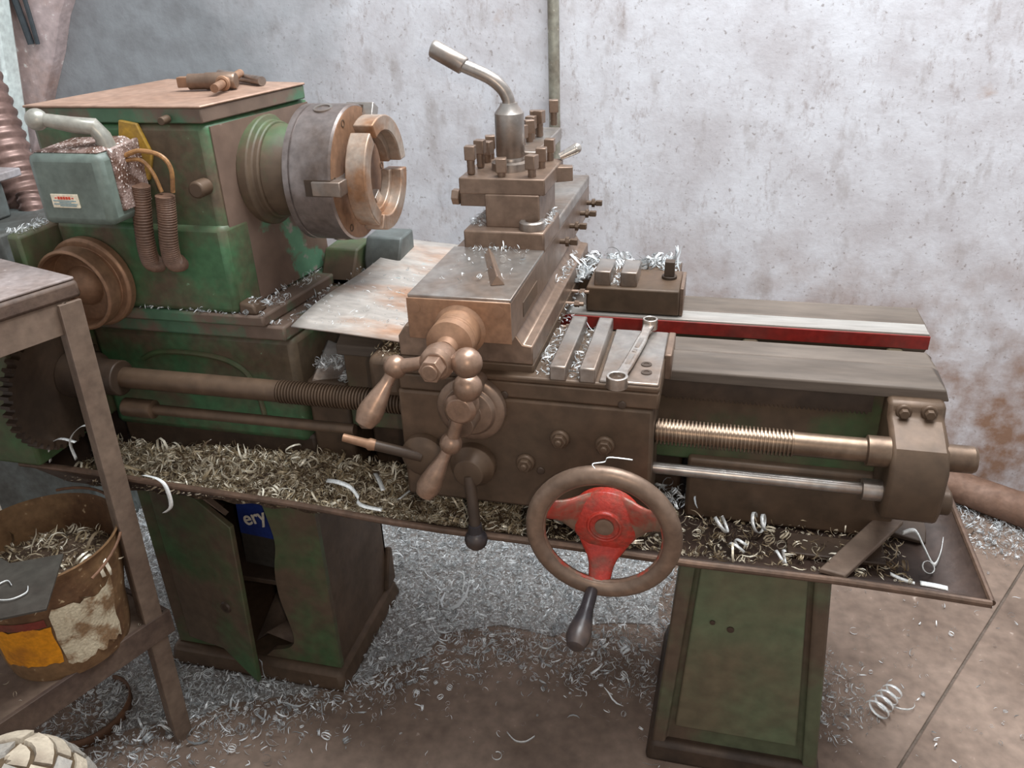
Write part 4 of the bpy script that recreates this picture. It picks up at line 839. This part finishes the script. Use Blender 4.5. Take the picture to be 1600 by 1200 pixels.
swarf('machine_chips', np.concatenate([rect(90, -.735, -.690, 1.13, 1.33, .848), rect(30, -.735, -.69, 1.095, 1.12, .866), rect(60, -1.0, -.70, 1.09, 1.098, .847), rect(60, -1.0, -.68, 1.101, 1.111, .8275), rect(60, -.69, -.66, 1.12, 1.3, .8275), rect(50, -.69, -.61, 1.305, 1.365, .840)]), .0034, 'swarf', 'chips on the headstock foot below the chuck')
swarf('machine_chips', np.concatenate([rect(220, -.65, -.60, 1.125, 1.195, .742), rect(80, -.60, -.585, 1.12, 1.16, .724)]), .0034, 'swarf', 'heap of bright chips in the bed gap under the steel sheet')
swarf('machine_chips', np.concatenate([rect(420, -1.091, -1.063, 1.035, 1.29, .9855)]), .0026, 'swarf', 'fine chips covering the top edge of the gear guard')
gx = rng.uniform(-.61, -.41, 260); gy = rng.uniform(1.03, 1.3, 260)
swarf('machine_chips', np.c_[gx, gy, .871-.010*(gx+.618)/.21], .0020, 'swarf', 'tiny specks of swarf on the scuffed steel sheet')
a = rng.uniform(0, 2*PI, 420); r = .114*np.sqrt(rng.uniform(0, 1, 420))
fill = MB().rev([(.0, .168), (.06, .170), (.10, .160), (.1170, .150)], Bc, (0, 0, 1), 30, False).build('swarf_fill', 'mound', BK, 0, kind='stuff', label='oily brown swarf filling the bucket')
swarf('swarf_chips', np.c_[Bc[0]+r*np.cos(a), Bc[1]+r*np.sin(a), Bc[2]+.171-.02*(r/.114)**2], .0075, 'swarf_warm', 'curly brown chips in the bucket', parent=BK)
p = scatter(160, -1.35, -.93, .50, .92, lambda P: np.ones(len(P)))
ab = np.array([[((Vector(q)-o) @ u), ((Vector(q)-o) @ v)] for q in p])
p = p[(ab[:, 0] > .03) & (ab[:, 0] < .57) & (ab[:, 1] > .03) & (ab[:, 1] < .55)]
swarf('shelf_swarf', np.c_[p, np.full(len(p), .307)], .004, 'swarf_warm', 'a few chips scattered on the lower table shelf')
swarf('machine_chips', np.concatenate([rect(170, -.245, -.065, 1.41, 1.465, .843), rect(60, -.245, -.215, 1.33, 1.40, .8425)]), .0075, 'swarf', 'white curls lying behind the rear of the saddle', wts=(2, 3, 3, 2, 1, 1, 3))
# larger curls one can pick out singly
def curl(pts, wvec, label, group=None, m='curl'):
    MB().ribbon(smooth_path(pts, 5), wvec).build('metal_curl', m, None, 0, solid=.0006, label=label, cat='metal curl', group=group, smooth=60)
def helix(c, r, turns, pitch, ax, label, wd=.004, group=None):
    c = Vector(c); q = Vector(ax).normalized().to_track_quat('Z', 'Y').to_matrix(); n = int(turns*14)
    P = [c+q@Vector((r*math.cos(2*PI*i/14)*(1-.25*i/n), r*math.sin(2*PI*i/14)*(1-.25*i/n), pitch*i/14)) for i in range(n+1)]
    mz = min(p.z for p in P)-wd*.5; P = [p-Vector((0, 0, mz-c.z)) for p in P]
    MB().ribbon(P, q@Vector((0, 0, wd))).build('metal_curl', 'curl', None, 0, solid=.0006, label=label, cat='metal curl', group=group, smooth=60)
helix((.365, 1.255, .001), .023, 4.2, .020, (.55, .8, .05), 'long coiled steel curl on the bare floor right of the pedestal', .006)
helix((.425, 1.31, .001), .030, .55, .006, (0, .3, 1), 'open curved chip at the upper end of the long floor coil', .004)
curl([(-.325,1.075,.004), (-.305,1.060,.003), (-.285,1.062,.003), (-.270,1.078,.003)], (0, 0, .005), 'white crescent chip on the bare floor in front of the swarf')
helix((-.330, 1.02, .001), .010, .9, .002, (0, 0, 1), 'small closed ring chip on the bare floor', .003)
helix((-.985, .925, .001), .016, 4, .010, (.15, 1, .2), 'springy coil of swarf beside the table leg', .004)
helix((.035, 1.07, .545), .016, 1.2, .010, (.8, .2, .5), 'thick curl in the tray just right of the handwheel', .005)
helix((.085, 1.085, .545), .017, 1.6, .014, (.9, -.3, .3), 'wavy curl in the middle of the right half of the tray', .005)
helix((.060, 1.02, .545), .013, 1.5, .010, (.6, .6, .5), 'tight pale curl near the front of the tray', .004)
helix((.120, 1.012, .545), .012, 1.3, .010, (.9, .2, .4), 'narrow curl at the tray front left of the flat bar', .004)
curl([(.30,1.10,.56), (.315,1.095,.57), (.325,1.07,.56), (.335,1.045,.55), (.345,1.06,.56), (.352,1.085,.568)], (0, .004, .005), 'long kinked ribbon of swarf near the right tray end')
helix((.325, 1.035, .545), .010, 1.2, .003, (.3, -.6, .7), 'small ring of swarf at the right tray end', .004)
curl([(.272,1.010,.552), (.285,1.0,.553), (.30,.99,.556)], (0, .004, .003), 'short straight sliver at the tray front by the flat bar')
curl([(.305,.985,.562), (.325,.982,.563), (.338,.978,.564)], (0, .006, .003), 'bright flat sliver near the right front tray corner')
curl([(-1.07,.955,.612), (-1.06,.955,.645), (-1.035,.955,.662), (-1.01,.96,.655)], (.0, .006, .0), 'hooked curl standing at the left tray end')
curl([(-1.02,.96,.62), (-1.015,.955,.66), (-.985,.955,.69), (-.965,.96,.692)], (.0, .006, .0), 'tall hooked curl beside the table leg in the tray')
curl([(-.885,.95,.612), (-.855,.945,.612), (-.840,.942,.60), (-.838,.94,.565), (-.855,.94,.548)], (.006, .003, .0), 'white curl hooked over the tray rim beside the table leg')
curl([(-.60,1.03,.585), (-.575,1.02,.592), (-.55,1.015,.588), (-.53,1.0,.580)], (0, .007, .003), 'bright ribbon lying on the oily tray heap')
curl([(-.525,1.06,.590), (-.51,1.04,.592), (-.495,1.02,.586)], (.006, .004, 0), 'straight bright ribbon on the tray heap')
curl([(-.47,1.02,.572), (-.455,1.05,.576), (-.445,1.07,.578)], (.006, .0, .002), 'slanting ribbon near the feed lever in the tray')
curl([(-.515,.965,.60), (-.50,.955,.60), (-.47,.955,.597)], (0, .006, .002), 'white sliver lying on the front tray rim')
curl([(-.13,.880,.762), (-.134,.884,.766), (-.12,.895,.764), (-.115,.897,.77), (-.085,.90,.768)], (0, .001, .0012), 'thin wiry chip caught on top of the handwheel')
curl([(-.985,.745,.5365), (-1.000,.752,.5365), (-1.005,.735,.5365), (-.985,.715,.5365), (-.962,.718,.5365), (-.950,.735,.5365), (-.958,.748,.5365)], (0, 0, .003), 'curly pale chip lying on the dark scrap sheet')
helix((-.295, 1.305, .012), .017, .7, .004, (.1, .2, 1), 'large arc chip on the swarf under the tray', .005, None)
curl([(-.56,1.50,.014), (-.54,1.49,.016), (-.53,1.46,.016), (-.525,1.43,.014)], (.004, .002, .004), 'long bright arc chip on the swarf beside the cabinet stand')
print('objects', len(bpy.data.objects))
